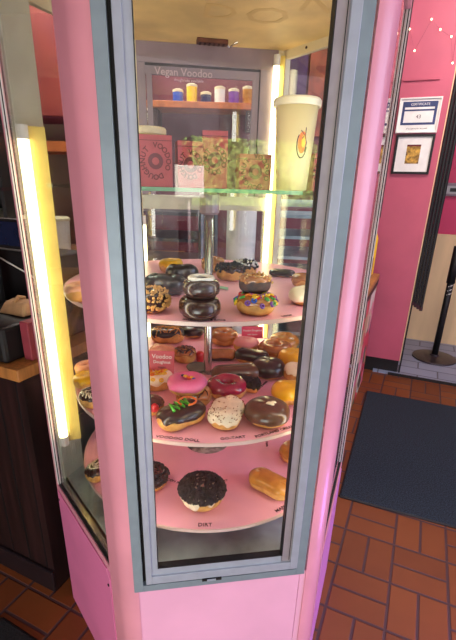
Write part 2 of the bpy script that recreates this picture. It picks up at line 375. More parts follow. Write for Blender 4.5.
FD.box(mb, 0.0810, 0.3800, 0.542, 0.562, 0.002, -0.014)
mb.m = 1; FD.box(mb, 0.0810, 0.0822, 0.562, zt - 0.05, 0.003, -0.014); FD.box(mb, 0.0810, 0.3800, 0.562, 0.565, 0.003, -0.014)
mb.m = 2; FD.box(mb, 0.3820, 0.4035, 0.542, zt - 0.05, 0.001, -0.014)
mb.m = 1; FD.box(mb, 0.3800, 0.3820, 0.562, zt - 0.05, 0.003, -0.014); FD.box(mb, 0.3995, 0.4010, 0.545, zt - 0.05, 0.0015, -0.01)
mb.build('glazing_bead', [M_ALUL, M_BLACK, M_ALUD], door)
mb = MB(); FD.box(mb, 0.0815, 0.3810, 0.563, zt - 0.05, -0.004, -0.008); mb.build('door_glass', M_GLASS, door)
mb = MB(); FD.box(mb, 0.185, 0.232, 0.5135, 0.5205, 0.010, -0.004); mb.m = 1; FD.box(mb, 0.197, 0.218, 0.5145, 0.5195, 0.0115, 0.010)
mb.build('latch', [M_BLACK, M_ALUL], door)
mb = MB(); FD.box(mb, 0.03, W - 0.034, zt, HT, 0.0, -0.015); mb.build('head_panel', M_PINK, case)
# interior floor and top board
def inset_hex(k): return [((p - O) * k + O).xy[:] for p in (L2, L1, R1, R2, R3, L3)]
mb = MB().prism(inset_hex(0.945), 0.495, 0.520); mb.build('interior_floor', mat('worn_steel_sheet', (200, 218, 212), 0.45, metal=0.1, noise_amt=0.18, nscale=9), case)
topb = MB().prism(inset_hex(0.975), TOP, TOP + 0.02).build('top_board', M_PLY, case)
MB().prism(inset_hex(1.0), HT - 0.02, HT).build('roof_panel', M_PINK, case)
# mirrored letters: the window sign's faint shadow painted on the board's underside
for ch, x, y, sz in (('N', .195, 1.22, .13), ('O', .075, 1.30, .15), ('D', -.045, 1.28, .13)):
    text_mesh('lettering', ch, sz, frame_M((x, y, TOP - .0006), (1, .16, 0), (.16, -1, 0)), mat('sign_shadow_ochre', (234, 200, 134), .6, noise_amt=.02), topb)
# rear frames: cream right bar, mauve back window, low rail
rb = FRB.box(MB(), 0.02, FRB.W - 0.02, TOP - 0.024, TOP, -0.004, -0.02).build('rear_rail', M_CREAM, case)
FRB.box(MB(), 0.02, FRB.W - 0.02, 0.52, 0.56, -0.004, -0.02).build('rear_rail', M_CREAM, case)
for u in (0.16, 0.33):
    c = FRB.pt(u, -0.02, TOP - 0.011); MB().tube([c, c - FRB.n * 0.002], 0.004, 8).build('screw', M_BLACK, rb)
mb = MB(); FRB.box(mb, 0.02, FRB.W - 0.02, 0.56, TOP - 0.022, -0.010, -0.014); mb.build('rear_glass', M_GLASS, case)
FLB.box(MB(), 0.022, FLB.W - 0.012, TOP - 0.024, TOP, -0.004, -0.02).build('rear_rail', M_CREAM, case)
o = FLB.box(MB(), 0.022, FLB.W - 0.012, 0.52, 0.70, -0.004, -0.018).build('rear_panel', mat('dark_teal_panel', (44, 58, 58), 0.4, noise_amt=.1), case)
FLB.box(MB(), FLB.W - 0.095, FLB.W - 0.012, 0.52, TOP, -0.019, -0.030).build('rear_stile', mat('cream_grey_stile', (196, 194, 176), .4, noise_amt=.04), case)
mb = MB(); FLB.box(mb, 0.022, FLB.W - 0.012, 0.56, TOP - 0.022, -0.010, -0.014); mb.build('rear_glass', M_GLASS, case)
bw = FB.W
mb = MB(); FB.box(mb, 0.03, bw - 0.03, TOP - 0.055, TOP, -0.004, -0.022); FB.box(mb, 0.03, 0.085, 1.37, TOP - 0.055, -0.004, -0.022); FB.box(mb, bw - 0.055, bw - 0.03, 1.37, TOP - 0.055, -0.004, -0.022)
rf = mb.build('rear_window_frame', M_MAUVE, case, bevel=0.001)
mb = MB(); FB.box(mb, 0.085, bw - 0.055, TOP - 0.085, TOP - 0.062, -0.006, -0.018); FB.box(mb, 0.088, 0.108, 1.37, TOP - 0.085, -0.006, -0.018); FB.box(mb, bw - 0.075, bw - 0.058, 1.37, TOP - 0.085, -0.006, -0.018)
mb.m = 1; FB.box(mb, 0.085, bw - 0.055, TOP - 0.062, TOP - 0.055, -0.010, -0.018); FB.box(mb, 0.085, 0.088, 1.37, TOP - 0.062, -0.010, -0.018)
mb.build('sash', [M_MAUVE, M_BLACK], rf)
mb = MB(); FB.box(mb, 0.03, bw - 0.03, 1.322, 1.368, -0.004, -0.022)
mb.build('cross_rail', mat('pale_green_rail', (206, 208, 184), 0.4, noise_amt=0.04), case, bevel=0.002)
FB.box(MB(), 0.03, bw - 0.03, 0.52, 0.58, -0.004, -0.022).build('cross_rail', MATS['pale_green_rail'], case)
mb = MB(); FB.box(mb, 0.03, bw - 0.03, 0.58, TOP - 0.05, -0.010, -0.014); mb.build('rear_glass', M_GLASS, case)
# white lettering on the rear window, read from inside the shop front
c = FB.pt(bw - 0.175, -0.0245, 1.748 - .02)
text_mesh('lettering', 'Vegan Voodoo', 0.030, frame_M(c, -FB.e, (0, 0, 1)), mat('white_vinyl', (214, 190, 196), 0.5, noise_amt=0.02), case, bold=0.0003)
c = FB.pt(bw - 0.19, -0.0245, 1.728 - .02)
text_mesh('lettering', 'doughnuts available', 0.012, frame_M(c, -FB.e, (0, 0, 1)), MATS['white_vinyl'], case)
# vent on the top board
vb = MB(); vc = Vector((-.075, 1.49, 0))
fv = Face(vc, az=80.5)
fv.box(vb, -0.045, 0.048, TOP - 0.012, TOP, 0.014, -0.014)
ve = vb.build('vent', mat('brown_bracket', (104, 66, 48), 0.45, metal=0.3, noise_amt=0.2, nscale=30), case, bevel=0.002)
mb = MB()
for i in range(6): fv.box(mb, -0.038 + i * 0.014, -0.032 + i * 0.014, TOP - 0.0135, TOP - 0.0118, 0.010, -0.010)
mb.build('slot', M_BLACK, ve)
mb = MB(); mb.tube([fv.pt(0.045, -.004, TOP - 0.006), fv.pt(0.055, -.01, TOP - 0.014), fv.pt(0.068, .0, TOP - 0.006), fv.pt(0.078, 0.004, TOP - 0.002)], 0.002, 6)
mb.build('wire', M_CHROME, ve)
# fluorescent tubes in the corners; the two cool front ones are added, unseen
def tube_light(x, y, z0, z1, hd, r=0.013, wa=.02, wb=.02, m=None):
    mb = MB(); h = Vector(hd).normalized(); s_ = Vector((-h.y, h.x, 0)); c = Vector((x, y, 0)) + h * 0.022
    mb.hexa([c - s_ * wa - h * .006 + Vector((0, 0, z0)), c + s_ * wb - h * .006 + Vector((0, 0, z0)), c + s_ * wb + h * .006 + Vector((0, 0, z0)), c - s_ * wa + h * .006 + Vector((0, 0, z0)),
             c - s_ * wa - h * .006 + Vector((0, 0, z1)), c + s_ * wb - h * .006 + Vector((0, 0, z1)), c + s_ * wb + h * .006 + Vector((0, 0, z1)), c - s_ * wa + h * .006 + Vector((0, 0, z1))])
    f = mb.build('light_fitting', M_YREF, case)
    MB().tube([(x, y, z0 + 0.03), (x, y, z1 - 0.03)], r, 14).build('light_tube', m or M_TUBE, f, smooth=True)
    for q in (z0, z1 - 0.03): MB().tube([(x, y, q), (x, y, q + 0.03)], r * 1.05, 12).build('tube_cap', M_WHITE, f)
tube_light(-.490, 1.075, 0.655, 1.52, D(-24), wa=.050, wb=.004)  # plate widened, its yellow stands for the tube's reflected glow
tube_light(-.200, .775, 0.60, 1.77, (L1 - O), 0.010, m=M_TUBEC)  # added tube hidden behind the post, lights the doughnut fronts
tube_light(.205, .842, 0.60, 1.77, (R1 - O), 0.010, m=M_TUBEC)  # its added twin in the right front corner, also unseen
tube_light(.128, 1.560, 0.56, 1.79, (R3 - O), 0.010)
tube_light(-.305, 1.490, 0.62, 1.30, (L3 - O), 0.010)

# fixed glass shelf with straight front edge
SZ = 1.3955
def sh_pt(u, d): return FD.pt(u, d, 0)
gp = [sh_pt(0.055, -0.215), sh_pt(0.425, -0.215), Vector((.36, 1.21, 0)), Vector((.14, 1.53, 0)), Vector((-.29, 1.47, 0)), Vector((-.45, 1.08, 0))]
gs = MB().prism([p.xy[:] for p in gp], SZ - 0.008, SZ).build('glass_shelf', M_GGLASS, case)
mb = MB(); a, b_ = gp[0], gp[1]; e = (b_ - a).normalized(); nn = Vector((e.y, -e.x, 0))
mb.hexa([a + nn * .0015 + Vector((0, 0, SZ - .008)), b_ + nn * .0015 + Vector((0, 0, SZ - .008)), b_ + Vector((0, 0, SZ - .008)), a + Vector((0, 0, SZ - .008)),
         a + nn * .0015 + Vector((0, 0, SZ)), b_ + nn * .0015 + Vector((0, 0, SZ)), b_ + Vector((0, 0, SZ)), a + Vector((0, 0, SZ))])
mb.build('glass_edge', M_GEDGE, gs)

# ------------------------------------------------------------------ rotating stand
TZ = {'B': 1.151, 'C': 0.871, 'D': 0.625}; TR = 0.380
stand = empty('rotating_stand', (O.x, O.y, 0.52))
tag(stand, 'chrome centre pole carrying three round pink trays inside the glass case', 'display stand')
MB().lathe([(0.012, 0.52), (0.012, 1.38)], 20, O.xy[:]).build('pole', M_CHROME, stand, smooth=True)
MB().lathe([(0.02, 1.33), (0.026, 1.335), (0.026, 1.380), (0.018, 1.384), (0.012, 1.387)], 20, O.xy[:]).build('pole_cap', M_MAUVE, stand)
MB().lathe([(0.07, 0.5205), (0.07, 0.526), (0.022, 0.54), (0.02, 0.57), (0.012, 0.575)], 28, O.xy[:]).build('foot_plate', M_STEEL, stand)
trays = {}
for k, z in TZ.items():
    t = MB().lathe([(TR - 0.003, z - 0.008), (TR, z - 0.007), (TR, z - 0.0008), (TR - 0.002, z)], 96, O.xy[:]).build('tray', M_TRAY, stand)
    mb = MB(); ring = [(TR, z - 0.008), (TR + 0.003, z - 0.008), (TR + 0.003, z + 0.0005), (TR, z + 0.0005)]
    n = 96; vs = []; fs = []
    for (r_, zz) in ring:
        for q in range(n): vs.append((O.x + r_ * math.cos(2 * math.pi * q / n), O.y + r_ * math.sin(2 * math.pi * q / n), zz))
    for i in range(4):
        for q in range(n): fs.append((i * n + q, i * n + (q + 1) % n, ((i + 1) % 4) * n + (q + 1) % n, ((i + 1) % 4) * n + q))
    mb.add(vs, fs); mb.build('rim', M_RIM, t, smooth=False)
    trays[k] = t
    MB().lathe([(0.072 if k == 'D' else 0.022, z), (0.072 if k == 'D' else 0.022, z + 0.002), (0.02, z + 0.003)], 40, O.xy[:]).build(
        'hub_plate', mat('speckled_steel', (130, 140, 132), 0.35, metal=0.4, c2=(196, 200, 186), noise_amt=0.5, nscale=40), t)
def tray_text(k, x, y, txt, size=0.016, m=None):
    z = TZ[k]; y_ = (Vector((O.x, O.y, 0)) - Vector((x, y, 0))).normalized(); x_ = Vector((y_.y, -y_.x, 0))
    return text_mesh('lettering', txt, size, frame_M((x, y, z + 0.0006), x_, y_), m or M_INK, trays[k], bold=0.00015)
def at(px, py, z):
    v = fwd + right * ((px - PPX) / FPX) - up * ((py - PPY) / FPX)
    return CAMP + v * ((z - CAMP.z) / v.z)
def tt(k, px, py, s, size=0.014, m=None):
    p = at(px, py, TZ[k]); d = (p - O); d.z = 0
    if d.length > TR - 0.012: p = Vector((O.x, O.y, 0)) + d.normalized() * (TR - 0.012)
    tray_text(k, p.x, p.y, s, size, m)
tt('C', 177, 440, 'VOODOO DOLL', 0.0135); tt('C', 233, 438, 'GO-TART', 0.0135); tt('C', 276, 432, 'PORTLAND CREAM', 0.0125)
tt('C', 262, 386, 'MEMPHIS MAFIA', 0.010)
tt('D', 205, 525, 'DIRT', 0.016); tt('D', 286, 512, 'MAPLE', 0.015); tt('D', 173, 481, 'BACON BAR', 0.012); tt('D', 224, 481, 'DIRT', 0.010)
tt('D', 267, 444, 'MAPLE', 0.010); tt('B', 204, 320, 'CHOCOLATE RING', 0.010); tt('B', 287, 316, 'LOOP', 0.010)

# ------------------------------------------------------------------ doughnut kit
def dmat(name, c, rough=0.4, coat=0.3, **k): return mat(name, c, rough, 0, coat, **k)
DOUGH = dmat('golden_dough', (216, 146, 66), 0.6, 0.0, noise_amt=0.18, nscale=40, bump=0.25, c2=(232, 176, 96), sub=0.05)
DARKD = dmat('chocolate_dough', (70, 38, 28), 0.6, 0.0, noise_amt=0.3, nscale=60, bump=0.3)
CHOC = dmat('dark_chocolate_icing', (62, 34, 28), 0.26, 0.5, noise_amt=0.2, nscale=18)
BLCK = dmat('black_chocolate_icing', (42, 28, 28), 0.3, 0.5, noise_amt=0.2, nscale=18)
MILK = dmat('milk_chocolate_icing', (96, 62, 44), 0.28, 0.5, noise_amt=0.15, nscale=18)
PINKI = dmat('pink_icing', (240, 122, 172), 0.35, 0.3, noise_amt=0.04, nscale=20)
MARO = dmat('raspberry_glaze', (156, 26, 62), 0.2, 0.8, noise_amt=0.15, nscale=18)
WHI = dmat('vanilla_icing', (238, 220, 192), 0.45, 0.15, noise_amt=0.06, nscale=50, bump=0.2)
CREAMI = dmat('cream_icing', (246, 234, 200), 0.4, 0.2, noise_amt=0.04, nscale=20)
MAPL = dmat('maple_icing', (196, 124, 36), 0.3, 0.4, noise_amt=0.12, nscale=22, c2=(214, 146, 52))
YELI = dmat('yellow_glaze', (255, 188, 20), 0.3, 0.4, noise_amt=0.1, nscale=16)
CARA = dmat('caramel_glaze', (178, 104, 48), 0.25, 0.6, noise_amt=0.15, nscale=16, c2=(202, 132, 70))
GREEN = dmat('lime_icing', (92, 214, 60), 0.35, 0.3, noise_amt=0.05)
ORNG = dmat('orange_icing', (240, 120, 40), 0.35, 0.3, noise_amt=0.05)
CRUMB = dmat('cookie_crumb', (44, 38, 42), 0.85, 0.0, noise_amt=0.4, nscale=70)
NUT = dmat('peanut', (220, 170, 100), 0.6, 0.0, noise_amt=0.15, nscale=60)
BROWNS = dmat('cinnamon_speck', (150, 84, 40), 0.7, 0.0, noise_amt=0.2)
PEACH = dmat('peach_icing', (244, 176, 140), 0.45, 0.1, noise_amt=0.06)
CAND = {c: dmat('candy_' + c, v, 0.3, 0.4, noise_amt=0.03) for c, v in dict(red=(214, 40, 50), yellow=(250, 206, 40), blue=(36, 84, 190), green=(70, 170, 70), orange=(244, 130, 30), purple=(120, 60, 160), white=(240, 238, 232), navy=(28, 40, 90), teal=(90, 190, 200)).items()}

PLUMP = 1.18       # yeast doughnuts stand this much taller than the first measure
class Dn:
    """shape of one doughnut: R outer radius, r0 hole radius (0 = filled), h height, L extra length for a bar"""
    def __init__(s, R_, h, r0=0.0, L=0.0, seed=0, wob=0.05, taper=0.0):
        s.R, s.h, s.r0, s.L, s.seed, s.wob, s.taper = R_, h * PLUMP, r0, L, seed, wob, taper
    def pt(s, u, v, off=0.0):
        """u round the ring; v = -pi/2 (bottom outer) .. 0 outer .. pi/2 top .. pi hole .. 3pi/2 bottom"""
        cu, su = math.cos(u), math.sin(u)
        cv, sv = math.cos(v), math.sin(v)
        sg = lambda q, e: math.copysign(abs(q) ** e, q)
        if s.r0 > 0:
            a = (s.R - s.r0) / 2; Rm = (s.R + s.r0) / 2
            r = Rm + (a + off) * sg(cv, 0.9)
        else:
            if cv < 0: cv = 0
            r = (s.R + off) * sg(cv, 0.62)
        z = s.h / 2 + (s.h / 2 + off) * sg(sv, 0.85)
        if z < 0: z = 0
        q = noise.noise(Vector((cu * 1.3 + s.seed * 7.1, su * 1.3, 0.3))) * s.wob
        r *= 1 + q
        z *= 1 + noise.noise(Vector((cu * 1.1 + 3.3, su * 1.1 + s.seed * 3.7, 2.0))) * s.wob * 1.2
        x, y = r * cu, r * su
        if s.L: x += s.L / 2 * math.tanh(4.0 * cu) ; y *= 1 - 0.10 * math.exp(-(x / (s.L * .35 + 1e-6)) ** 2)
        if s.taper: y *= 1 + s.taper * x / (s.R + s.L / 2)
        return Vector((x, y, z))
    def shell(s, v0, v1, off, nu=48, nv=16, drip=0.0):
        """surface between v0 and v1 (v0 may drip); closed under when v0 < -pi/2"""
        mb = MB(); vs = []; fs = []
        for j in range(nv + 1):
            for i in range(nu):
                u = 2 * math.pi * i / nu
                lo = v0 + (drip * noise.noise(Vector((math.cos(u) * 2.6 + s.seed, math.sin(u) * 2.6, s.seed * 1.9))) if drip else 0)
                hi = v1 - (drip * .6 * noise.noise(Vector((math.cos(u) * 2 + 9, math.sin(u) * 2, s.seed))) if (drip and s.r0 > 0) else 0)
                t = j / nv; v = lo + (hi - lo) * t
                o = off
                if off:
                    e = min(t, 1 - t if s.r0 > 0 else 1) * nv
                    o = off * min(1, 0.15 + e / 1.6) if e < 1.4 else off
                    if e < 0.5: o = -0.0012
                vs.append(s.pt(u, v, o))
        for j in range(nv):
            for i in range(nu): fs.append((j * nu + i, j * nu + (i + 1) % nu, (j + 1) * nu + (i + 1) % nu, (j + 1) * nu + i))
        mb.add(vs, fs)
        return mb
    def dough(s):
        if s.r0 > 0:
            mb = s.shell(-math.pi / 2, 3 * math.pi / 2 - 0.001, 0, nv=26); return mb
        mb = s.shell(-math.pi / 2, math.pi / 2, 0, nv=18)
        n = 48; mb.f.append(list(range(n - 1, -1, -1))); mb.mi.append(0); return mb
    def icing(s, lo=0.15, drip=0.5, off=0.0022):
        hi = math.pi - lo - 0.1 if s.r0 > 0 else math.pi / 2
        return s.shell(lo, hi, off, nv=12, drip=drip)
    def top(s, rnd, spread=0.9, off=0.0025):
        """a random place on the upper side and its rough normal"""
        u = rnd.uniform(0, 2 * math.pi)
        v = math.pi / 2 + rnd.uniform(-1, 1) * spread * (math.pi / 2) if s.r0 > 0 else math.pi / 2 - abs(rnd.uniform(0, 1)) ** 0.6 * spread * (math.pi / 2)
        p = s.pt(u, v, off); q = s.pt(u, v, off + 0.004); nrm = q - p
        return p, (nrm.normalized() if nrm.length > 1e-6 else Vector((0, 0, 1)))

def crumb(mb, p, size, rnd, flat=0.7):
    a = Vector((rnd.uniform(-1, 1), rnd.uniform(-1, 1), rnd.uniform(-1, 1))).normalized(); b = a.orthogonal().normalized(); c = a.cross(b)
    sx, sy, sz = size * rnd.uniform(.6, 1.3), size * rnd.uniform(.6, 1.2), size * flat
    mb.hexa([p + a * i * sx + b * j * sy + c * k * sz for (i, j, k) in ((-1, -1, -1), (1, -1, -1), (1, 1, -1), (-1, 1, -1), (-.8, -.7, 1), (.8, -.8, 1), (.7, .8, 1), (-.7, .7, 1))])
def blob(mb, p, rx, ry, rz, n=8, m=5):
    vs = []; fs = []
    for j in range(m + 1):
        t = -math.pi / 2 + math.pi * j / m
        for i in range(n):
            u = 2 * math.pi * i / n; k = max(math.cos(t), 0.02); vs.append((p[0] + rx * k * math.cos(u), p[1] + ry * k * math.sin(u), p[2] + rz * math.sin(t)))
    for j in range(m):
        for i in range(n): fs.append((j * n + i, j * n + (i + 1) % n, (j + 1) * n + (i + 1) % n, (j + 1) * n + i))
    mb.add(vs, fs); return mb
def small_torus(mb, p, nrm, Rr, rr, n=14, m=6):
    nrm = nrm.normalized(); a = nrm.orthogonal().normalized(); b = nrm.cross(a); vs = []; fs = []
    for i in range(n):
        u = 2 * math.pi * i / n; d = a * math.cos(u) + b * math.sin(u)
        for j in range(m):
            v = 2 * math.pi * j / m; vs.append(p + d * (Rr + rr * math.cos(v)) + nrm * rr * math.sin(v))
    for i in range(n):
        for j in range(m): fs.append((i * m + j, ((i + 1) % n) * m + j, ((i + 1) % n) * m + (j + 1) % m, i * m + (j + 1) % m))
    mb.add(vs, fs); return mb
SEED = [0]
def doughnut(name, label, loc, shape, icing=None, dough=None, rz=0, lo=0.15, drip=0.5, tops=(), tilt=(0, 0), group=None, cat='doughnut'):
    SEED[0] += 1; rnd = random.Random(SEED[0]); s = shape
    if not s.seed: s.seed = SEED[0] * 1.7
    t = empty(name, loc, R(rz)); t.rotation_euler = (R(tilt[0]), R(tilt[1]), R(rz)); tag(t, label, cat, group)
    org = Vector((0, 0, 0))
    def P(n, mb, m, parent=t, **k): return mb.build(n, m, parent, org=org, **k)
    P('dough', s.dough(), dough or DOUGH, smooth=True)
    ic = P('icing', s.icing(lo, drip), icing, smooth=True) if icing else None
    for kind, arg in tops:
        if kind == 'crumbs':
            mb = MB()
            for _ in range(arg.get('n', 120)): p, q = s.top(rnd, arg.get('spread', 0.9)); crumb(mb, p + q * 0.001, arg.get('size', 0.0028), rnd)
            tag(P(arg.get('name', 'crumb_topping'), mb, arg['m']), kind='stuff')
        elif kind == 'drizzle':
            mb = MB(); n = arg.get('n', 6); span = s.R + s.L / 2
            for i in range(n):
                x0 = -span * .75 + 1.5 * span * (i + .5) / n; pts = []
                for j in range(11):
                    y = (-0.85 + 1.7 * j / 10) * s.R; x = x0 + 0.006 * math.sin(j * .9 + i)
                    xs = x - s.L / 2 * math.tanh(2 * x / max(s.R, 1e-6)) if s.L else x
                    u = math.atan2(y, xs); rr = math.hypot(xs, y)
                    if s.r0 > 0:
                        a = (s.R - s.r0) / 2; k = (rr - (s.R + s.r0) / 2) / a
                        if abs(k) > 0.97: 
                            if len(pts) > 1: mb.tube(pts, arg.get('w', 0.0016), 6)
                            pts = []; continue
                        v = math.acos(max(-1, min(1, k)))
                    else: v = math.acos(min(1, (rr / s.R) ** (1 / 0.62))) if rr < s.R * .98 else 0.1
                    pts.append(s.pt(u, v, 0.003))
                if len(pts) > 1: mb.tube(pts, arg.get('w', 0.0016), 6)
            if mb.v: P('drizzle', mb, arg['m'], smooth=True)
        elif kind == 'loops':
            for i in range(arg.get('n', 40)):
                p, q = s.top(rnd, 1.0, 0.0035); mb = small_torus(MB(), p, (q + Vector((rnd.uniform(-.6, .6), rnd.uniform(-.6, .6), .2))), 0.0042, 0.0024)
                P('cereal_loop', mb, rnd.choice([CAND[c] for c in arg.get('c', ('yellow', 'yellow', 'orange', 'red', 'green', 'blue', 'purple'))]), smooth=True)
        elif kind == 'candies':
            for (x, y, z, sz, c) in arg: P('candy', blob(MB(), (x, y, z * PLUMP), sz, sz * .8, sz * .6), CAND[c], smooth=True)
        elif kind == 'blobs':
            for (x, y, z, sx, sy, sz) in arg['at']: P(arg.get('name', 'cream_dot'), blob(MB(), (x, y, z * PLUMP), sx, sy, sz, 14, 8), arg['m'], smooth=True)
        elif kind == 'line':
            P(arg.get('name', 'icing_line'), MB().tube([Vector((p[0], p[1], p[2] * PLUMP)) for p in arg['pts']], arg['w'], 8), arg['m'], smooth=True)
    return t

B, C, DD = TZ['B'] + .0004, TZ['C'] + .0004, TZ['D'] + .0004
def on(px, py, z, up_=0.02):
    p = at(px, py, z + up_); return (p.x, p.y, z)
# ---- bottom tray
doughnut('filled_doughnut', 'doughnut covered in black cookie crumbs at the front of the bottom tray', on(202, 495, DD, .022), Dn(.057, .053, 0.0), WHI, lo=-0.25, drip=0.7, tops=[('crumbs', dict(n=900, m=CRUMB, size=.0042, spread=.86))])
doughnut('bar_doughnut', 'maple iced bar doughnut lying diagonally on the bottom tray', on(270, 485, DD, .02), Dn(.033, .040, 0, .062, wob=.08), MAPL, rz=-38, lo=-0.1, drip=.35,
         tops=[('blobs', dict(at=[(-.002, -.008, .0405, .005, .003, .0025), (.012, .006, .041, .004, .0025, .002), (-.02, .004, .041, .003, .002, .002), (.03, -.012, .038, .003, .003, .002)], m=dmat('pale_maple_crystals', (232, 176, 92), .4, .3, noise_amt=.05), name='icing_bubble'))])
doughnut('filled_doughnut', 'golden doughnut cut off by the right edge of the door glass, bottom tray', on(296, 454, DD, .02), Dn(.050, .042, 0), MAPL, lo=-0.1, drip=.3)
doughnut('filled_doughnut', 'dark crumbed doughnut half hidden by the left door stile, bottom tray', on(150, 479, DD, .02), Dn(.050, .042, 0), CHOC, lo=-0.1, drip=.3, tops=[('crumbs', dict(n=260, m=CRUMB, size=.003))])
doughnut('bar_doughnut', 'chocolate drizzled bar doughnut seen through the left side glass, bottom tray', on(103, 468, DD, .02), Dn(.030, .036, 0, .05), CHOC, rz=60, tops=[('drizzle', dict(m=CREAMI, n=6))])
# ---- middle tray, front row
g = lambda x, y, z: Vector((x, y, z))
doughnut('bar_doughnut', 'long chocolate iced doughnut with lime green squiggle and orange ring', on(182, 416, C, .02), Dn(.037, .038, 0, .050, wob=.07, taper=-.12), BLCK, rz=40, lo=.12, drip=.5,
         tops=[('line', dict(pts=[(-.030 + .0075 * i, (.017 if i % 2 else -.014) + .001 * i, .0425) for i in range(8)], w=.0036, m=GREEN, name='green_squiggle')),
               ('line', dict(pts=[(.018 + .022 * math.cos(q * .5), .004 + .020 * math.sin(q * .5), .0445) for q in range(-4, 8)], w=.0026, m=ORNG, name='orange_ring'))])
doughnut('bar_doughnut', 'square white iced pastry flecked with brown sugar at the front of the middle tray', on(227, 414, C, .022), Dn(.040, .042, 0, .032, wob=.08), WHI, rz=78, lo=-.15, drip=.5,
         tops=[('crumbs', dict(n=150, m=BROWNS, size=.0011, name='cinnamon_flecks'))])
doughnut('filled_doughnut', 'round milk chocolate doughnut with a cream dot, middle tray front right', on(267, 413, C, .022), Dn(.054, .042, 0), MILK, lo=-.35, drip=.3,
         tops=[('blobs', dict(at=[(.004, -.006, .0435, .009, .007, .004), (.014, -.001, .0435, .007, .006, .004), (.010, -.010, .043, .006, .005, .003)], m=CREAMI))])
# ---- middle tray, second row
doughnut('ring_doughnut', 'brown ring doughnut with pale icing dabs lying under the pink ring doughnut', on(194, 396, C, .018), Dn(.046, .032, .012), CARA, tops=[('blobs', dict(at=[(-.016, -.034, .030, .011, .008, .006), (.002, -.038, .028, .009, .007, .006)], m=dmat('pale_blue_icing', (176, 208, 208), .4, .3, noise_amt=.05), name='icing_dab')), ('drizzle', dict(m=CHOC, n=7))])
pr = on(187, 385, C + .038, .014)
doughnut('ring_doughnut', 'bubblegum pink iced ring doughnut with coloured candies in its hole', pr, Dn(.050, .030, .008, wob=.04), PINKI, lo=-.25, drip=.25,
         tops=[('candies', [(-.012, .010, .031, .005, 'navy'), (-.004, .006, .031, .006, 'yellow'), (.004, -.002, .031, .006, 'orange'), (.012, .0, .031, .0055, 'yellow'), (.008, -.010, .030, .005, 'red'), (.018, -.008, .0305, .005, 'blue')])])
doughnut('ring_doughnut', 'shiny raspberry red ring doughnut in the middle of the middle tray', on(227, 388, C, .018), Dn(.054, .036, .013), MARO, lo=-.1, drip=.4, dough=DOUGH)
mc = MB(); rq = random.Random(5)
rsh = Dn(.054, .036, .013, seed=1)
doughnut('bar_doughnut', 'black crumb coated crescent resting against the raspberry ring doughnut', on(247, 383, C, .024), Dn(.016, .034, 0, .04), CRUMB, rz=-25, lo=-.3, tops=[('crumbs', dict(n=200, m=CRUMB, size=.002))])
doughnut('ring_doughnut', 'doughnut covered in yellow cereal at the left behind the price card', on(157, 380, C, .02), Dn(.044, .036, .010), CREAMI, tops=[('loops', dict(n=40, c=('yellow', 'yellow', 'yellow', 'orange')))])
doughnut('filled_doughnut', 'chocolate doughnut with a red jam spot by the left door stile, middle tray', on(150, 406, C, .018), Dn(.034, .034, 0), CHOC, tops=[('blobs', dict(at=[(.014, -.022, .022, .013, .012, .012)], m=M_RED, name='jam_spot'))])
# ---- middle tray, right side
doughnut('bar_doughnut', 'yellow glazed doughnut with a white cereal ring at the right of the chocolate one', on(292, 394, C, .02), Dn(.044, .042, 0, .02), YELI, rz=10, lo=-.2, drip=.3,
         tops=[('line', dict(pts=[(.004 + .006 * math.cos(q * .8), -.022 + .006 * math.sin(q * .8), .040) for q in range(9)], w=.0022, m=CAND['white'], name='cereal_loop'))])
doughnut('filled_doughnut', 'cream topped yellow doughnut against the right edge of the glass, middle tray', on(297, 374, C, .02), Dn(.042, .040, 0), CREAMI, lo=.25, drip=.4)
doughnut('filled_doughnut', 'bright yellow glazed doughnut near the right edge, behind the cream topped one', on(294, 359, C, .02), Dn(.050, .040, 0), YELI, lo=-.4, drip=.2)
doughnut('filled_doughnut', 'round black chocolate doughnut beside the yellow ones', on(268, 370, C, .02), Dn(.048, .044, 0), BLCK, lo=-.6, drip=.2)
doughnut('bar_doughnut', 'long dark chocolate bar doughnut in front of the centre pole', on(236, 374, C, .018), Dn(.030, .036, 0, .085), MILK, rz=14, lo=-.35, drip=.3)
doughnut('bar_doughnut', 'dark chocolate bar doughnut crossing behind the long one', on(252, 357, C, .020), Dn(.026, .036, 0, .055), BLCK, rz=-16, lo=-.35, drip=.3)
doughnut('ring_doughnut', 'caramel glazed ring doughnut right of the pole, back of the middle tray', on(275, 350, C, .02), Dn(.056, .038, .010), CARA, lo=-.3, drip=.3)
doughnut('filled_doughnut', 'golden doughnut with pink icing below the small pink sign', on(246, 345, C, .02), Dn(.044, .036, 0), dmat('blush_icing', (232, 150, 150), .4, .3, noise_amt=.05), lo=.2, drip=.4)
doughnut('ring_doughnut', 'plain glazed ring doughnut just right of the pole', on(224, 337, C, .022), Dn(.050, .040, .009), CARA, lo=-.1, drip=.3, dough=DOUGH)
doughnut('bar_doughnut', 'brown glazed bar doughnut behind the long chocolate bar', on(221, 355, C, .016), Dn(.024, .028, 0, .05), CARA, rz=8, lo=-.2, drip=.3, dough=DARKD)
doughnut('filled_doughnut', 'mustard brown doughnut at the back right of the middle tray', on(284, 343, C, .02), Dn(.050, .044, 0), MAPL, lo=-.2, drip=.3)
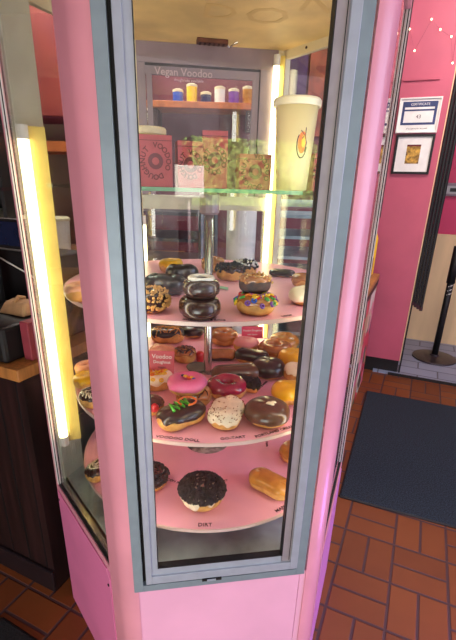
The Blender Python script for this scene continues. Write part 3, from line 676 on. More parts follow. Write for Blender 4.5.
# ---- middle tray, left back
doughnut('bar_doughnut', 'dark chocolate doughnut drizzled with caramel at the back left of the middle tray', on(168, 336, C, .022), Dn(.042, .044, 0, .035), BLCK, rz=5, tops=[('drizzle', dict(m=MAPL, n=8, w=.0022))])
doughnut('ring_doughnut', 'chocolate striped ring doughnut left of the pole behind the price card', on(185, 355, C, .02), Dn(.036, .034, .008), CARA, tops=[('drizzle', dict(m=CHOC, n=8, w=.002))])
doughnut('filled_doughnut', 'plain dark chocolate doughnut at the back beside the pole, middle tray', on(193, 331, C, .02), Dn(.042, .036, 0), BLCK, lo=-.4)
doughnut('filled_doughnut', 'peach iced scalloped doughnut behind the price card', on(163, 352, C, .024), Dn(.046, .036, 0, wob=.12), PEACH, lo=-.2, drip=.6)
mb = MB().lathe([(.011, C), (.0125, C + .006), (.0125, C + .028), (.009, C + .033), (.004, C + .034)], 18)
p = on(200, 357, C, .015)
rcup = MB(); rcup.v = [v + Vector((p[0], p[1], 0)) for v in mb.v]; rcup.f = mb.f; rcup.mi = mb.mi
thing_mesh(rcup, 'dip_cup', M_RED, 'small red dip cup standing left of the centre pole', 'cup', p, smooth=True)
mb = MB(); p = on(198, 367, C, .008)
mb.lathe([(.030, p[2]), (.036, p[2] + .010), (.034, p[2] + .010), (.028, p[2] + .003)], 28, (p[0], p[1]))
thing_mesh(mb, 'dish', mat('dull_green_dish', (112, 124, 106), .4, noise_amt=.08), 'shallow grey green dish behind the pink ring doughnut', 'dish', p, smooth=True)
# through the left glass
doughnut('ring_doughnut', 'peach orange ring doughnut seen through the left side glass, middle tray', on(88, 366, C, .03), Dn(.036, .032, .008), PEACH)
doughnut('filled_doughnut', 'yellow glazed doughnut seen through the left side glass, middle tray', on(86, 381, C, .018), Dn(.034, .034, 0), YELI)
doughnut('ring_doughnut', 'brown doughnut with white icing strings behind the pink corner post, middle tray', on(94, 398, C, .016), Dn(.036, .030, .008), CHOC, tops=[('drizzle', dict(m=CREAMI, n=6))])
# ---- top tray
b1 = on(200, 308, B, .018)
doughnut('ring_doughnut', 'glossy dark chocolate ring doughnut at the bottom of the front stack', b1, Dn(.041, .034, .007), CHOC, dough=DARKD, lo=-.8, drip=.1)
doughnut('ring_doughnut', 'chocolate doughnut with white frosting on top of the front stack', (b1[0] + .002, b1[1] + .004, B + .041), Dn(.035, .030, .006), CHOC, dough=DARKD, lo=-.8, drip=.1,
         tops=[('line', dict(pts=[(.022 * math.cos(q * .45), .022 * math.sin(q * .45), .0315) for q in range(15)], w=.0052, m=CAND['white'], name='white_frosting'))])
b3 = on(256, 304, B, .018)
doughnut('ring_doughnut', 'golden ring doughnut topped with rainbow cereal loops', b3, Dn(.041, .032, .008), CARA, tops=[('loops', dict(n=90))], lo=.1)
doughnut('ring_doughnut', 'chocolate and peanut butter doughnut stacked on the cereal one', (b3[0] - .004, b3[1] + .022, B + .0405), Dn(.034, .028, .006), CARA, dough=DARKD, lo=.2, drip=.6, tops=[('crumbs', dict(n=60, m=NUT, size=.002, name='nut_topping')), ('blobs', dict(at=[(.006, -.026, .012, .009, .006, .006)], m=CREAMI, name='cream_dab'))])
doughnut('filled_doughnut', 'round chocolate doughnut covered with chopped peanuts by the left door stile', on(152, 302, B, .02), Dn(.034, .040, 0), CHOC, lo=-.8, tops=[('crumbs', dict(n=240, m=NUT, size=.0028, spread=1.25, name='nut_topping'))])
doughnut('bar_doughnut', 'large dark chocolate fritter at the left of the top tray', on(165, 286, B, .018), Dn(.036, .038, 0, .03, wob=.15), BLCK, dough=DARKD, rz=-6, lo=-.5)
doughnut('bar_doughnut', 'dark chocolate twist behind the large fritter, top tray', on(182, 274, B, .018), Dn(.026, .034, 0, .035, wob=.15), BLCK, dough=DARKD, rz=24, lo=-.5)
doughnut('ring_doughnut', 'orange glazed doughnut at the far left of the top tray', on(171, 266, B, .018), Dn(.036, .032, .005), YELI, lo=-.2)
doughnut('ring_doughnut', 'brown doughnut with orange glaze directly behind the pole, top tray', on(213, 265, B, .018), Dn(.036, .034, .006), CARA)
doughnut('ring_doughnut', 'dark doughnut with cookie crumbs right of the pole, top tray', on(230, 273, B, .018), Dn(.040, .034, .007), CHOC, tops=[('crumbs', dict(n=160, m=CRUMB, size=.0026))])
doughnut('filled_doughnut', 'chocolate doughnut with white cookie pieces at the back of the top tray', on(245, 269, B, .018), Dn(.036, .036, 0), CHOC, tops=[('crumbs', dict(n=50, m=CAND['white'], size=.0034, name='cookie_pieces')), ('crumbs', dict(n=60, m=CRUMB, size=.003))])
doughnut('bar_doughnut', 'flat black chocolate bar at the far right of the top tray', on(282, 273, B, .010), Dn(.020, .016, 0, .035), BLCK, rz=-12, lo=-.6)
doughnut('filled_doughnut', 'small golden doughnut near the right edge of the top tray', on(303, 282, B, .014), Dn(.030, .030, 0), CARA, lo=0)
doughnut('filled_doughnut', 'white iced doughnut at the right edge of the top tray', on(304, 297, B, .016), Dn(.034, .032, 0), CREAMI, lo=-.5)
doughnut('ring_doughnut', 'glazed doughnut seen through the left side glass, top tray', on(82, 293, B, .015), Dn(.036, .030, .008), PEACH)
mb = MB(); p = on(221, 289, B, .002); mb.tube([(p[0] - .018, p[1], B + .004), (p[0], p[1] + .003, B + .005), (p[0] + .018, p[1] - .002, B + .004)], .0038, 8)
thing_mesh(mb, 'sour_candy', dmat('mint_candy', (150, 200, 150), .5, .1, noise_amt=.1), 'pale green candy strip lying behind the front stack', 'candy', (p[0], p[1], B), smooth=True)

# signs standing on the middle tray
def sign_card(name, label, px, py, z, wd, ht, m, lines, tilt=12, az=80.5):
    p = at(px, py, z); F = Face(Vector((p.x, p.y, 0)), az=az); t = empty(name, (p.x, p.y, z)); tag(t, label, 'sign')
    mb = MB(); k = math.tan(R(tilt)); z0 = z + .022
    def q(u, h, d): return F.pt(u, d - h * k, z0 + h)
    mb.hexa([q(-wd / 2, 0, .001), q(wd / 2, 0, .001), q(wd / 2, 0, 0), q(-wd / 2, 0, 0), q(-wd / 2, ht, .001), q(wd / 2, ht, .001), q(wd / 2, ht, 0), q(-wd / 2, ht, 0)])
    cd = mb.build('card', m, t)
    st = MB(); st.tube([F.pt(0, -.002, z + .004), q(0, ht * .35, -.0015)], .0014, 8); st.lathe([(.012, z), (.012, z + .003), (.003, z + .005)], 16, (p.x, p.y)); st.build('stand', M_BLACK, t)
    up_ = (q(0, 1, 0) - q(0, 0, 0)).normalized()
    for (tx_, hh, sz, mm) in lines: text_mesh('lettering', tx_, sz, frame_M(q(0, hh, .0014), F.e, up_), mm, cd, bold=.0002)
    return t
sign_card('price_card', 'pink price card on a little stand at the left of the middle tray', 162, 385, C, .070, .076, mat('rose_card', (206, 88, 98), .5, noise_amt=.04),
          [('Voodoo', .060, .017, M_WHITE), ('Doughnut', .045, .012, M_WHITE), ('vegan', .031, .010, M_INKR), ('j.', .015, .020, M_INK)], az=92)
sign_card('price_sign', 'small bright pink sign at the back of the middle tray', 252, 344, C, .078, .042, mat('hot_pink_card', (232, 84, 112), .5, noise_amt=.04),
          [('Voodoo Doughnut', .028, .009, M_WHITE), ('with bacon', .014, .008, M_WHITE)], az=84)

# ------------------------------------------------------------------ things on the glass shelf
def paper_cup(name, label, x, y, z, h, r_top, r_bot, emblem=True):
    t = empty(name, (x, y, z)); tag(t, label, 'cup')
    m = mat('ivory_cup', (238, 222, 160), .4, noise_amt=.03, nscale=6)
    MB().lathe([(r_bot - .003, z), (r_bot, z + .002), (r_top, z + h - .016)], 40, (x, y)).build('cup_body', m, t, smooth=False)
    b = [o for o in t.children][0]
    for p_ in b.data.polygons: p_.use_smooth = abs(p_.normal.z) < .5
    k = r_top
    MB().lathe([(k + .001, z + h - .016), (k + .005, z + h - .016), (k + .006, z + h - .013), (k + .006, z + h - .004), (k + .003, z + h), (k - .004, z + h), (k - .006, z + h - .004)], 40, (x, y)).build('lid', mat('pale_lid', (240, 232, 196), .35, noise_amt=.03), t)
    if emblem:
        def cp(a, hh, o=.0006):   # a = angle from the front, degrees
            rr = r_bot + (r_top - r_bot) * hh / (h - .016) + o; q = R(-90 + a); return Vector((x + rr * math.cos(q), y + rr * math.sin(q), z + hh))
        def patch(name_, pts, m_, o):
            mb = MB(); c = (sum(p[0] for p in pts) / len(pts), sum(p[1] for p in pts) / len(pts))
            vs = [cp(c[0], c[1], o)] + [cp(a, hh, o) for a, hh in pts]; n = len(pts)
            mb.add(vs, [(0, 1 + i, 1 + (i + 1) % n) for i in range(n)]); mb.build(name_, m_, t)
        ell = lambda ca, ch, ra, rh, n=20: [(ca + ra * math.cos(2 * math.pi * i / n), ch + rh * math.sin(2 * math.pi * i / n)) for i in range(n)]
        patch('emblem', ell(16, .100, 13, .022), CAND['orange'], .0005)
        patch('emblem', ell(20, .103, 7, .013), CAND['yellow'], .0008)
        mb = MB(); mb.tube([cp(16 + 16 * math.cos(q), .096 + .027 * math.sin(q), .0006) for q in [math.pi * (.75 + i * .1) for i in range(13)]], .0011, 6); 
        mb.tube([cp(14 + 6 * math.sin(i), .108 + .004 * i, .0008) for i in range(5)], .0009, 6); mb.tube([cp(26, .082, .0008), cp(30, .100, .0008), cp(24, .112, .0008), cp(24, .13, .0008)], .0009, 6)
        mb.build('emblem_line', M_INK, t)
    return t
paper_cup('souvenir_cup', 'tall ivory lidded cup with an orange emblem on the glass shelf', .139, 1.070, SZ, .190, .0475, .036)
paper_cup('paper_cup', 'pale lidded cup at the far left of the glass shelf behind the pink boxes', -.214, 1.165, SZ, .136, .038, .030, False)
def pink_box(x, y, wd, dp, h, rz, label):
    t = empty('doughnut_box', (x, y, SZ), R(rz)); tag(t, label, 'box', None); og = Vector((0, 0, 0))
    b = MB().box(-wd / 2, wd / 2, -dp / 2, dp / 2, 0, h).build('carton', M_BOXP, t, org=og, bevel=.001)
    mb = MB().box(-wd / 2 - .0005, wd / 2 + .0005, -dp / 2 - .0006, dp / 2 + .0005, h - .012, h - .011); mb.build('lid_seam', M_INK, b, org=og)
    cz = h * .5
    small_torus(mb := MB(), Vector((0, -dp / 2 - .0005, cz)), Vector((0, 1, 0)), .0125, .0045, 20, 4)
    for i, v in enumerate(mb.v): mb.v[i] = Vector((v.x, -dp / 2 - .0004 - max(0, min(.0004, -(v.y + dp / 2))), v.z))
    mb.build('printed_ring', mat('printed_brown', (104, 34, 48), .6, noise_amt=.05), b, org=og)
    txt = 'VOODOO DOUGHNUT '
    for i, ch in enumerate(txt):
        if ch == ' ': continue
        a = math.pi / 2 - 2 * math.pi * i / len(txt); rr = min(wd * .38, .032)
        P_ = Vector((rr * math.cos(a), -dp / 2 - .0004, cz + rr * 1.15 * math.sin(a)))
        yv = Vector((math.cos(a), 0, math.sin(a))); xv = Vector((math.sin(a), 0, -math.cos(a)))
        cu = bpy.data.curves.new('letter', 'FONT'); cu.body = ch; cu.size = .016; cu.align_x = 'CENTER'; cu.align_y = 'CENTER'; cu.offset = .0004; cu.extrude = .0002; cu.resolution_u = 2
        tmp = bpy.data.objects.new('letter', cu); COL.objects.link(tmp)
        me = bpy.data.meshes.new_from_object(tmp.evaluated_get(bpy.context.evaluated_depsgraph_get())); bpy.data.objects.remove(tmp)
        me.transform(frame_M(P_, xv, yv)); me.materials.clear(); me.materials.append(M_INKR)
        lo_ = bpy.data.objects.new('lettering', me); COL.objects.link(lo_); lo_.parent = b
    return t
pink_box(-.180, 1.06, .075, .05, .108, 8, 'upright pink printed box at the left end of the glass shelf')
pink_box(-.106, 1.09, .060, .05, .100, 14, 'second upright pink box from the left on the glass shelf')
pink_box(-.046, 1.11, .060, .05, .125, 4, 'upright pink printed box at the middle of the glass shelf, beside the pole')
pink_box(.050, 1.14, .080, .05, .080, 10, 'lower pink box between the pole and the tall ivory cup')
pink_box(.215, 1.14, .050, .05, .085, 12, 'pink box right of the tall ivory cup')

# ------------------------------------------------------------------ right side: entry
def mat_floor(name, label, pts, h=.012, m=None, border=True):
    cx = sum(p[0] for p in pts) / 4; cy = sum(p[1] for p in pts) / 4
    t = empty(name, (cx, cy, 0)); tag(t, label, 'mat')
    MB().prism(pts, 0.0005, h).build('pile', m, t, bevel=.004)
    mb = MB(); n = len(pts)
    if border:
        for i in range(n):
            a, b_ = Vector((*pts[i], .004)), Vector((*pts[(i + 1) % n], .004)); mb.tube([a, b_], .006, 8)
        mb.build('rubber_edge', M_BLACK, t)
    return t
M_MATP = mat('charcoal_blue_pile', (8, 16, 24), .95, noise_amt=.5, nscale=170, bump=.8, c2=(44, 60, 74))
e1 = D(110.9); e2 = D(22.6)
A = Vector((.569, 1.646, 0)) - e1 * .0; Cc = Vector((.935, 2.64, 0))
mat_floor('door_mat', 'large charcoal door mat right of the display case', [(p.x, p.y) for p in (A + e2 * -.0, A + e1 * 1.5, A + e1 * 1.5 + e2 * 1.25, A + e2 * 1.25)], m=M_MATP)
mat_floor('floor_mat', 'black floor mat corner at the bottom left by the counter', [(-.59, .91), (-.745, .985), (-1.6, .3), (-1.3, -.1)], m=mat('black_pile', (26, 26, 28), .95, noise_amt=.5, nscale=170, bump=.8))
WF = Face((1.226, 3.173, 0), az=112)
mb = MB(); WF.box(mb, -1.9, .167, .13, 2.9, 0, -.10); o = mb.build('wall_entry', M_WALLP); tag(o, kind='structure')
mb = MB(); WF.box(mb, -1.9, .165, 0, .13, -.03, -.10); o = mb.build('baseboard_entry', M_BLACK); tag(o, kind='structure')
mb = MB(); WF.box(mb, .167, .173, .13, 2.9, .003, -.10); o = mb.build('trim_1', M_MAPLE); tag(o, kind='structure')
plat = MB()
pp = [WF.pt(-.02, 0, 0), WF.pt(2.4, 0, 0), WF.pt(2.4, -2.2, 0), WF.pt(-.02, -2.2, 0)]
def grey_tiles():
    m = bpy.data.materials.new('grey_slate_tiles'); m.use_nodes = True; n = m.node_tree; b = n.nodes['Principled BSDF']
    tc = n.nodes.new('ShaderNodeTexCoord'); mp = n.nodes.new('ShaderNodeMapping'); mp.inputs['Rotation'].default_value = (0, 0, R(TA)); n.links.new(tc.outputs['Object'], mp.inputs[0])
    br = n.nodes.new('ShaderNodeTexBrick'); br.offset = .5; br.inputs['Scale'].default_value = 1; br.inputs['Brick Width'].default_value = .3; br.inputs['Row Height'].default_value = .15
    br.inputs['Mortar Size'].default_value = .006; br.inputs['Color1'].default_value = lin((140, 150, 172)); br.inputs['Color2'].default_value = lin((156, 166, 188)); br.inputs['Mortar'].default_value = lin((96, 98, 108))
    n.links.new(mp.outputs[0], br.inputs[0]); n.links.new(br.outputs[0], b.inputs['Base Color']); b.inputs['Roughness'].default_value = .5; return m
plat.prism([(p.x, p.y) for p in pp], 0.0, .02); o = plat.build('floor_entry', grey_tiles()); tag(o, kind='structure')
mb = MB(); WF.box(mb, .10, 2.4, 0.0, .022, .012, 0.0); o = mb.build('trim_2', M_BLACK); tag(o, kind='structure')
TF = Face((1.80, 4.00, 0), az=112)
mb = MB(); TF.box(mb, -1.2, 1.9, .02, 1.04, .0, -.08); o = mb.build('wall_maple', M_MAPLE); tag(o, kind='structure')
mb = MB(); TF.box(mb, -1.2, 1.9, 1.04, 2.9, -.02, -.08); o = mb.build('wall_magenta', M_WALLM); tag(o, kind='structure')
mb = MB(); TF.box(mb, -1.2, 1.9, 1.04, 1.05, .004, -.02); o = mb.build('trim_3', M_MAPLE); tag(o, kind='structure')
# folded black partition strip beside the pink wall
bs = empty('folding_screen', WF.pt(.20, -.03, .02)); tag(bs, 'narrow black ribbed folded screen beside the pink wall', 'screen')
mb = MB()
for i in range(4): mb.tube([WF.pt(.187 + i * .021, -.03, .61 - .012 * i), WF.pt(.187 + i * .021, -.03, 2.88)], .011, 8)
mb.build('folded_panel', M_BLACK, bs)
mb = MB()
for i in range(4): mb.tube([WF.pt(.187 + i * .021, -.03, .59 - .012 * i), WF.pt(.187 + i * .021, -.03, .62 - .012 * i)], .013, 8)
mb.build('end_cap', M_INK, bs)
MB().tube([WF.pt(.182, -.03, .0205), WF.pt(.182, -.03, .60)], .006, 8).build('floor_rod', M_BLACK, bs)
# framed certificate and framed picture
def wall_frame(name, label, u0, u1, z0, z1, fw, mfr, mat_in, cat='picture'):
    t = empty(name, WF.pt((u0 + u1) / 2, 0.001, z0)); tag(t, label, cat)
    mb = MB(); WF.box(mb, u0, u1, z0, z0 + fw, .018, .001); WF.box(mb, u0, u1, z1 - fw, z1, .018, .001); WF.box(mb, u0, u0 + fw, z0 + fw, z1 - fw, .018, .001); WF.box(mb, u1 - fw, u1, z0 + fw, z1 - fw, .018, .001)
    mb.build('frame', mfr, t, bevel=.001)
    mb = MB(); WF.box(mb, u0 + fw, u1 - fw, z0 + fw, z1 - fw, .008, .002); bd = mb.build('mount', mat_in, t)
    return t, bd
t, bd = wall_frame('certificate', 'white framed licence notice with navy bands on the pink wall', -.130, .128, 1.772, 1.980, .008, M_WHITE, M_WHITE, 'notice')
mb = MB(); WF.box(mb, -.108, .106, 1.925, 1.958, .0085, .0079); WF.box(mb, -.108, .106, 1.820, 1.834, .0085, .0079); WF.box(mb, -.108, -.092, 1.834, 1.925, .0085, .0079); WF.box(mb, .090, .106, 1.834, 1.925, .0085, .0079); WF.box(mb, -.092, .090, 1.902, 1.912, .0085, .0079)
mb.build('navy_border', M_BLUE, bd)
text_mesh('lettering', '43', .032, frame_M(WF.pt(.0, .0087, 1.868), WF.e, (0, 0, 1)), M_INK, bd)
text_mesh('lettering', 'CERTIFICATE', .020, frame_M(WF.pt(.0, .0088, 1.941), WF.e, (0, 0, 1)), M_WHITE, bd)
text_mesh('lettering', 'of occupancy for the public', .012, frame_M(WF.pt(.0, .0088, 1.798), WF.e, (0, 0, 1)), M_INK, bd)
t, bd = wall_frame('framed_picture', 'black framed small golden picture with white mount below the notice', -.118, .126, 1.516, 1.764, .015, M_BLACK, M_WHITE)
mb = MB(); WF.box(mb, -.040, .048, 1.582, 1.700, .0085, .0079)
mb.build('print', mat('golden_print', (176, 112, 40), .5, noise_amt=.5, nscale=40, c2=(222, 172, 70)), bd)
mb = MB(); WF.box(mb, -.040, .048, 1.690, 1.701, .0087, .0080); mb.build('print_edge', M_INKR, bd)
mb = MB(); WF.box(mb, -.13, .09, 2.078, 2.088, .012, .0005)
thing_mesh(mb, 'ledge', M_WALLP, 'thin pink ledge on the wall above the notice', 'ledge', WF.pt(0, .0005, 2.078))
# thermostat
t = empty('thermostat', TF.pt(.155, -.02, 1.38)); tag(t, 'small grey box with white face on the magenta wall', 'thermostat')
mb = MB(); TF.box(mb, .065, .30, 1.375, 1.485, .02, -.0195); mb.build('housing', mat('grey_plastic', (128, 112, 124), .5, noise_amt=.05), t, bevel=.006)
mb = MB(); TF.box(mb, .095, .26, 1.395, 1.460, .024, .019); mb.build('face', mat('pale_grey_plastic', (172, 170, 172), .5, noise_amt=.05), t, bevel=.002)
mb = MB(); TF.box(mb, .12, .22, 1.412, 1.442, .0255, .0235); mb.build('display', M_BLACK, t)
# fairy lights
fls = empty('fairy_lights', WF.pt(0.08, 0.02, 2.2)); tag(fls, 'string of tiny warm fairy lights pinned across the pink wall top', 'string lights')
pts = [WF.pt(-.14, .012, 2.36), WF.pt(-.09, .02, 2.24), WF.pt(-.02, .012, 2.40), WF.pt(.04, .02, 2.34), WF.pt(.11, .012, 2.30), WF.pt(.145, .012, 2.16), WF.pt(.13, .012, 2.42)]
MB().tube(pts, .0007, 5).build('wire', M_INKR, fls)
for p in pts: blob(MB(), p + WF.n * .004, .005, .005, .006).build('bulb', M_BULB, fls, smooth=True)
fl2 = empty('fairy_lights', TF.pt(.2, .02, 1.4)); tag(fl2, 'string of fairy lights hanging on the magenta wall above the thermostat', 'string lights')
pts = [TF.pt(.09 + .16 * ((i * 37) % 10) / 10 + .01 * i, .0, 1.58 + .06 * i + .02 * ((i * 13) % 4)) for i in range(12)]
MB().tube(pts, .0007, 5).build('wire', M_INKR, fl2)
for p in pts: blob(MB(), p + TF.n * .005, .0055, .0055, .0065).build('bulb', M_BULB, fl2, smooth=True)
# stanchion
sp = at(434, 357, .03); t = empty('stanchion', (sp.x, sp.y, .02)); tag(t, 'black retractable belt stanchion on the grey tiled step', 'stanchion')
MB().lathe([(.178, .0205), (.183, .024), (.181, .034), (.12, .042), (.04, .050), (.036, .060)], 48, (sp.x, sp.y)).build('base', mat('dark_cast_iron', (62, 52, 56), .35, metal=.3, noise_amt=.15), t, smooth=False)
MB().tube([(sp.x, sp.y, .05), (sp.x, sp.y, .95)], .026, 20).build('post', M_BLACK, t, smooth=True)
MB().tube([(sp.x, sp.y, .70), (sp.x, sp.y, 1.0)], .034, 20).build('belt_head', M_BLACK, t, smooth=True)
mb = MB()
for i in range(3):
    c = Vector((sp.x, sp.y, .60 + i * .035)); mb.tube([c + Vector((-.02, -.014, 0)), c + Vector((.0, -.026, .012)), c + Vector((.02, -.014, .02))], .004, 6)
mb.build('white_sticker', M_WHITE, t)
# merchandise counter behind the case
CF = Face((.60, 1.95, 0), az=24.0)
t = empty('merchandise_counter', CF.pt(.5, -.1, 0)); tag(t, 'low counter with wooden top and sticker covered side behind the case', 'counter')
mb = MB(); CF.box(mb, -.12, 1.15, 0, .81, 0, -.12)
def sticker_mat():
    m = bpy.data.materials.new('sticker_collage'); m.use_nodes = True; n = m.node_tree; b = n.nodes['Principled BSDF']
    tc = n.nodes.new('ShaderNodeTexCoord'); vo = n.nodes.new('ShaderNodeTexVoronoi'); vo.distance = 'CHEBYCHEV'; vo.inputs['Scale'].default_value = 9
    n.links.new(tc.outputs['Object'], vo.inputs['Vector']); rp = n.nodes.new('ShaderNodeValToRGB'); rp.color_ramp.interpolation = 'CONSTANT'
    sp_ = n.nodes.new('ShaderNodeSeparateColor'); n.links.new(vo.outputs['Color'], sp_.inputs[0]); n.links.new(sp_.outputs[0], rp.inputs[0])
    cols = [(226, 196, 170), (214, 60, 80), (70, 66, 60), (236, 226, 214), (200, 160, 120), (230, 120, 150), (60, 90, 70)]
    el = rp.color_ramp.elements; el[0].color = lin(cols[0]); el[1].position = .15; el[1].color = lin(cols[1])
    for i, c_ in enumerate(cols[2:]): e_ = el.new(.3 + i * .14); e_.color = lin(c_)
    n.links.new(rp.outputs[0], b.inputs['Base Color']); b.inputs['Roughness'].default_value = .4; return m
mb.build('counter_body', sticker_mat(), t)
mb = MB(); CF.box(mb, -.14, 1.17, .81, .845, .006, -.13); mb.build('worktop', M_BUTCH, t, bevel=.004)
mb = MB(); CF.box(mb, -.14, 1.17, .77, .81, .004, .001); mb.build('edge_strip', M_INK, t)
bt = CF.pt(1.10, -.07, .8455)
t = empty('bottle', bt); tag(t, 'yellow bottle standing on the far end of the merchandise counter', 'bottle')
MB().lathe([(.03, bt.z), (.034, bt.z + .01), (.034, bt.z + .25), (.015, bt.z + .30)], 20, bt.xy[:]).build('bottle_body', CAND['yellow'], t)
MB().lathe([(.014, bt.z + .30), (.014, bt.z + .34), (.010, bt.z + .345)], 16, bt.xy[:]).build('cap', M_RED, t)
bt = CF.pt(.98, -.07, .8455)
mb = MB(); mb.lathe([(.035, bt.z), (.035, bt.z + .13), (.02, bt.z + .16), (.018, bt.z + .2)], 20, bt.xy[:])
thing_mesh(mb, 'bottle', mat('maroon_bottle', (92, 26, 40), .3, noise_amt=.1), 'maroon bottle nearer than the yellow one on the merchandise counter', 'bottle', bt)
sp2 = WF.pt(-.17, .03, 0)
mb = MB(); WF.box(mb, -.176, -.142, 1.22, 2.9, .03, .001)
o = mb.build('trim_4', mat('oxblood_trim', (40, 10, 18), .45, noise_amt=.1)); tag(o, kind='structure')

# ------------------------------------------------------------------ left side: service counter
KF = Face((-.602, 1.103, 0), az=114)           # front of the counter, corner at u = 0
def kp(u, d, z): return KF.P - KF.e * u + KF.n * d + Vector((0, 0, z))
def kbox(mb, u0, u1, z0, z1, d0, d1):
    return mb.hexa([kp(u1, d0, z0), kp(u0, d0, z0), kp(u0, d1, z0), kp(u1, d1, z0), kp(u1, d0, z1), kp(u0, d0, z1), kp(u0, d1, z1), kp(u1, d1, z1)])
t = empty('service_counter', kp(.7, -.2, 0)); tag(t, 'dark boarded service counter with a butcher block top left of the case', 'counter')
mb = MB(); kbox(mb, 0, 1.6, 0.0, .850, 0, -.42)
mb.build('counter_body', M_DARKW, t)
mb = MB()
for i in range(18):
    kbox(mb, .03 + i * .085, .035 + i * .085, .10, .848, .0015, 0)
mb.build('board_groove', M_BLACK, t)
mb = MB(); kbox(mb, -.002, 1.6, 0.0, .095, .014, 0); mb.build('kick_board', mat('dark_brown_vinyl', (34, 26, 30), .35, noise_amt=.1), t, bevel=.004)
mb = MB(); kbox(mb, -.0, 1.6, .850, .888, .012, -.42); mb.build('worktop', M_BUTCH, t, bevel=.003)
def on_counter(u, d): return kp(u, d, .9255)
# till
p = kp(.24, -.20, .8885); t = empty('cash_register', p); tag(t, 'black till with a dark screen on the butcher block counter', 'till')
mb = MB(); kbox(mb, .060, .60, .8885, 1.000, -.004, -.25); mb.build('till_body', M_BLACK, t, bevel=.012)
mb = MB(); kbox(mb, .30, .34, .99, 1.24, -.20, -.22); mb.build('screen_arm', M_BLACK, t, bevel=.004)
mb = MB(); kbox(mb, .125, .45, 1.200, 1.290, -.17, -.20); mb.m = 1; kbox(mb, .13, .445, 1.210, 1.282, -.168, -.17); mb.build('screen', [M_BLACK, M_SCREEN], t)
def bag(u, d, w_, dp, h, z0, label):
    p = kp(u, d, z0); t = empty('paper_bag', p); tag(t, label, 'paper bag')
    base = [kp(u - w_ / 2, d + dp / 2, z0), kp(u + w_ / 2, d + dp / 2, z0), kp(u + w_ / 2, d - dp / 2, z0), kp(u - w_ / 2, d - dp / 2, z0)]
    top_ = [kp(u - w_ * .45, d + dp * .3, z0 + h * 1.0), kp(u + w_ * .40, d + dp * .2, z0 + h * .8), kp(u + w_ * .45, d - dp * .3, z0 + h * .9), kp(u - w_ * .42, d - dp * .35, z0 + h * 1.05)]
    mb = MB(); mb.hexa([base[1], base[0], base[3], base[2], top_[1], top_[0], top_[3], top_[2]]); mb.build('bag_body', M_KRAFT, t, bevel=.01)
    mb = MB().tube([(top_[0] + top_[1]) / 2, (top_[0] + top_[2]) / 2 + Vector((0, 0, .01)), (top_[2] + top_[3]) / 2], .006, 6); mb.build('folded_edge', M_KRAFT, t)
bag(.15, -.15, .12, .08, .045, 1.0005, 'crumpled kraft paper bag lying on the black till')
pr_ = MB(); kbox(pr_, .075, .60, .8885, 1.175, -.27, -.40)
thing_mesh(pr_, 'receipt_printer', M_BLACK, 'tall black machine standing behind the till on the counter', 'printer', kp(.33, -.33, .8885), bevel=.01)
mb = MB(); kbox(mb, .018, .052, .8885, 1.01, -.06, -.12)
thing_mesh(mb, 'card_stand', mat('muted_rose_card', (150, 60, 72), .5, noise_amt=.05), 'pink upright card block on the counter next to the case', 'card', kp(.041, -.09, .8885), bevel=.003)
mb = MB(); mb.tube([kp(.46, -.262, 1.18), kp(.34, -.262, 1.14), kp(.22, -.262, 1.10), kp(.13, -.262, 1.06), kp(.09, -.262, 1.01)], .003, 6)
thing_mesh(mb, 'cable', M_WHITE, 'white cable running down behind the black till', 'cable', kp(.09, -.262, 1.01), smooth=True)

# shelves beyond the counter, left
LF = Face((-2.30, 2.5, 0), az=82)
t = empty('wall_shelf_unit', LF.pt(.5, -.1, 0)); tag(t, 'black shelf unit behind the service counter at the far left', 'shelf unit')
mb = MB(); LF.box(mb, 0, .95, 0, 2.2, -.28, -.30); mb.build('back_board', M_BLACK, t)
for z in (.5, 1.02, 1.36, 1.66, 2.0):
    mb = MB(); LF.box(mb, 0, .95, z - .02, z, .0, -.28); mb.build('shelf', M_INK, t)
mb = MB(); LF.box(mb, .93, .95, 0, 2.2, 0, -.28); LF.box(mb, 0, .02, 0, 2.2, 0, -.28); mb.build('side_board', M_BLACK, t)
rn = random.Random(11)
boxcols = [('pink', M_WALLP), ('white', M_WHITE), ('orange', M_ORANGE), ('navy', M_BLUE), ('maroon', M_MAROON)]
k = 0
for z, wd in ((1.02, 'on the lowest visible shelf'), (1.36, 'on the middle shelf'), (1.66, 'on the upper shelf')):
    for i in range(3):
        nm, mm = boxcols[(k * 2 + i) % 5]; k += 1
        u = .30 + i * .21; h = rn.uniform(.12, .22)
        mb = MB(); LF.box(mb, u, u + .15, z + .0005, z + h, -.03, -.18)
        thing_mesh(mb, 'stock_box', mm, '%s box, %s from the left, %s behind the counter' % (nm, ('first', 'second', 'third')[i], wd), 'box', LF.pt(u + .07, -.1, z), 'boxes behind the service counter', bevel=.003)

# ------------------------------------------------------------------ kitchen behind the case
KB = Face((-2.1, 3.25, 0), az=90)
# pink wall cupboards seen through the upper left glass
t = empty('wall_cupboard', KB.pt(.8, .1, 1.77)); tag(t, 'pink and orange double wall cupboard seen through the left glass', 'cupboard')
mb = MB(); KB.box(mb, .15, 1.55, 1.77, 2.50, .30, .0); mb.build('carcass', M_MAROON, t)
mc_ = mat('cupboard_front', (146, 50, 62), .45, noise_amt=.12, nscale=3, c2=(160, 70, 60))
for a in (.16, .51, .86, 1.21):
    mb = MB(); KB.box(mb, a, a + .335, 1.78, 2.49, .318, .301); d_ = mb.build('door', mc_, t, bevel=.003)
    mb = MB(); mb.tube([KB.pt(a + .30, .33, 1.83), KB.pt(a + .30, .33, 1.91)], .006, 8); mb.build('handle', M_CHROME, d_)
mb = MB(); KB.box(mb, .1, 1.6, .0, 2.9, -.02, -.06); o = mb.build('wall_kitchen', mat('kitchen_beige', (150, 130, 104), .6, noise_amt=.1, nscale=3)); tag(o, kind='structure')
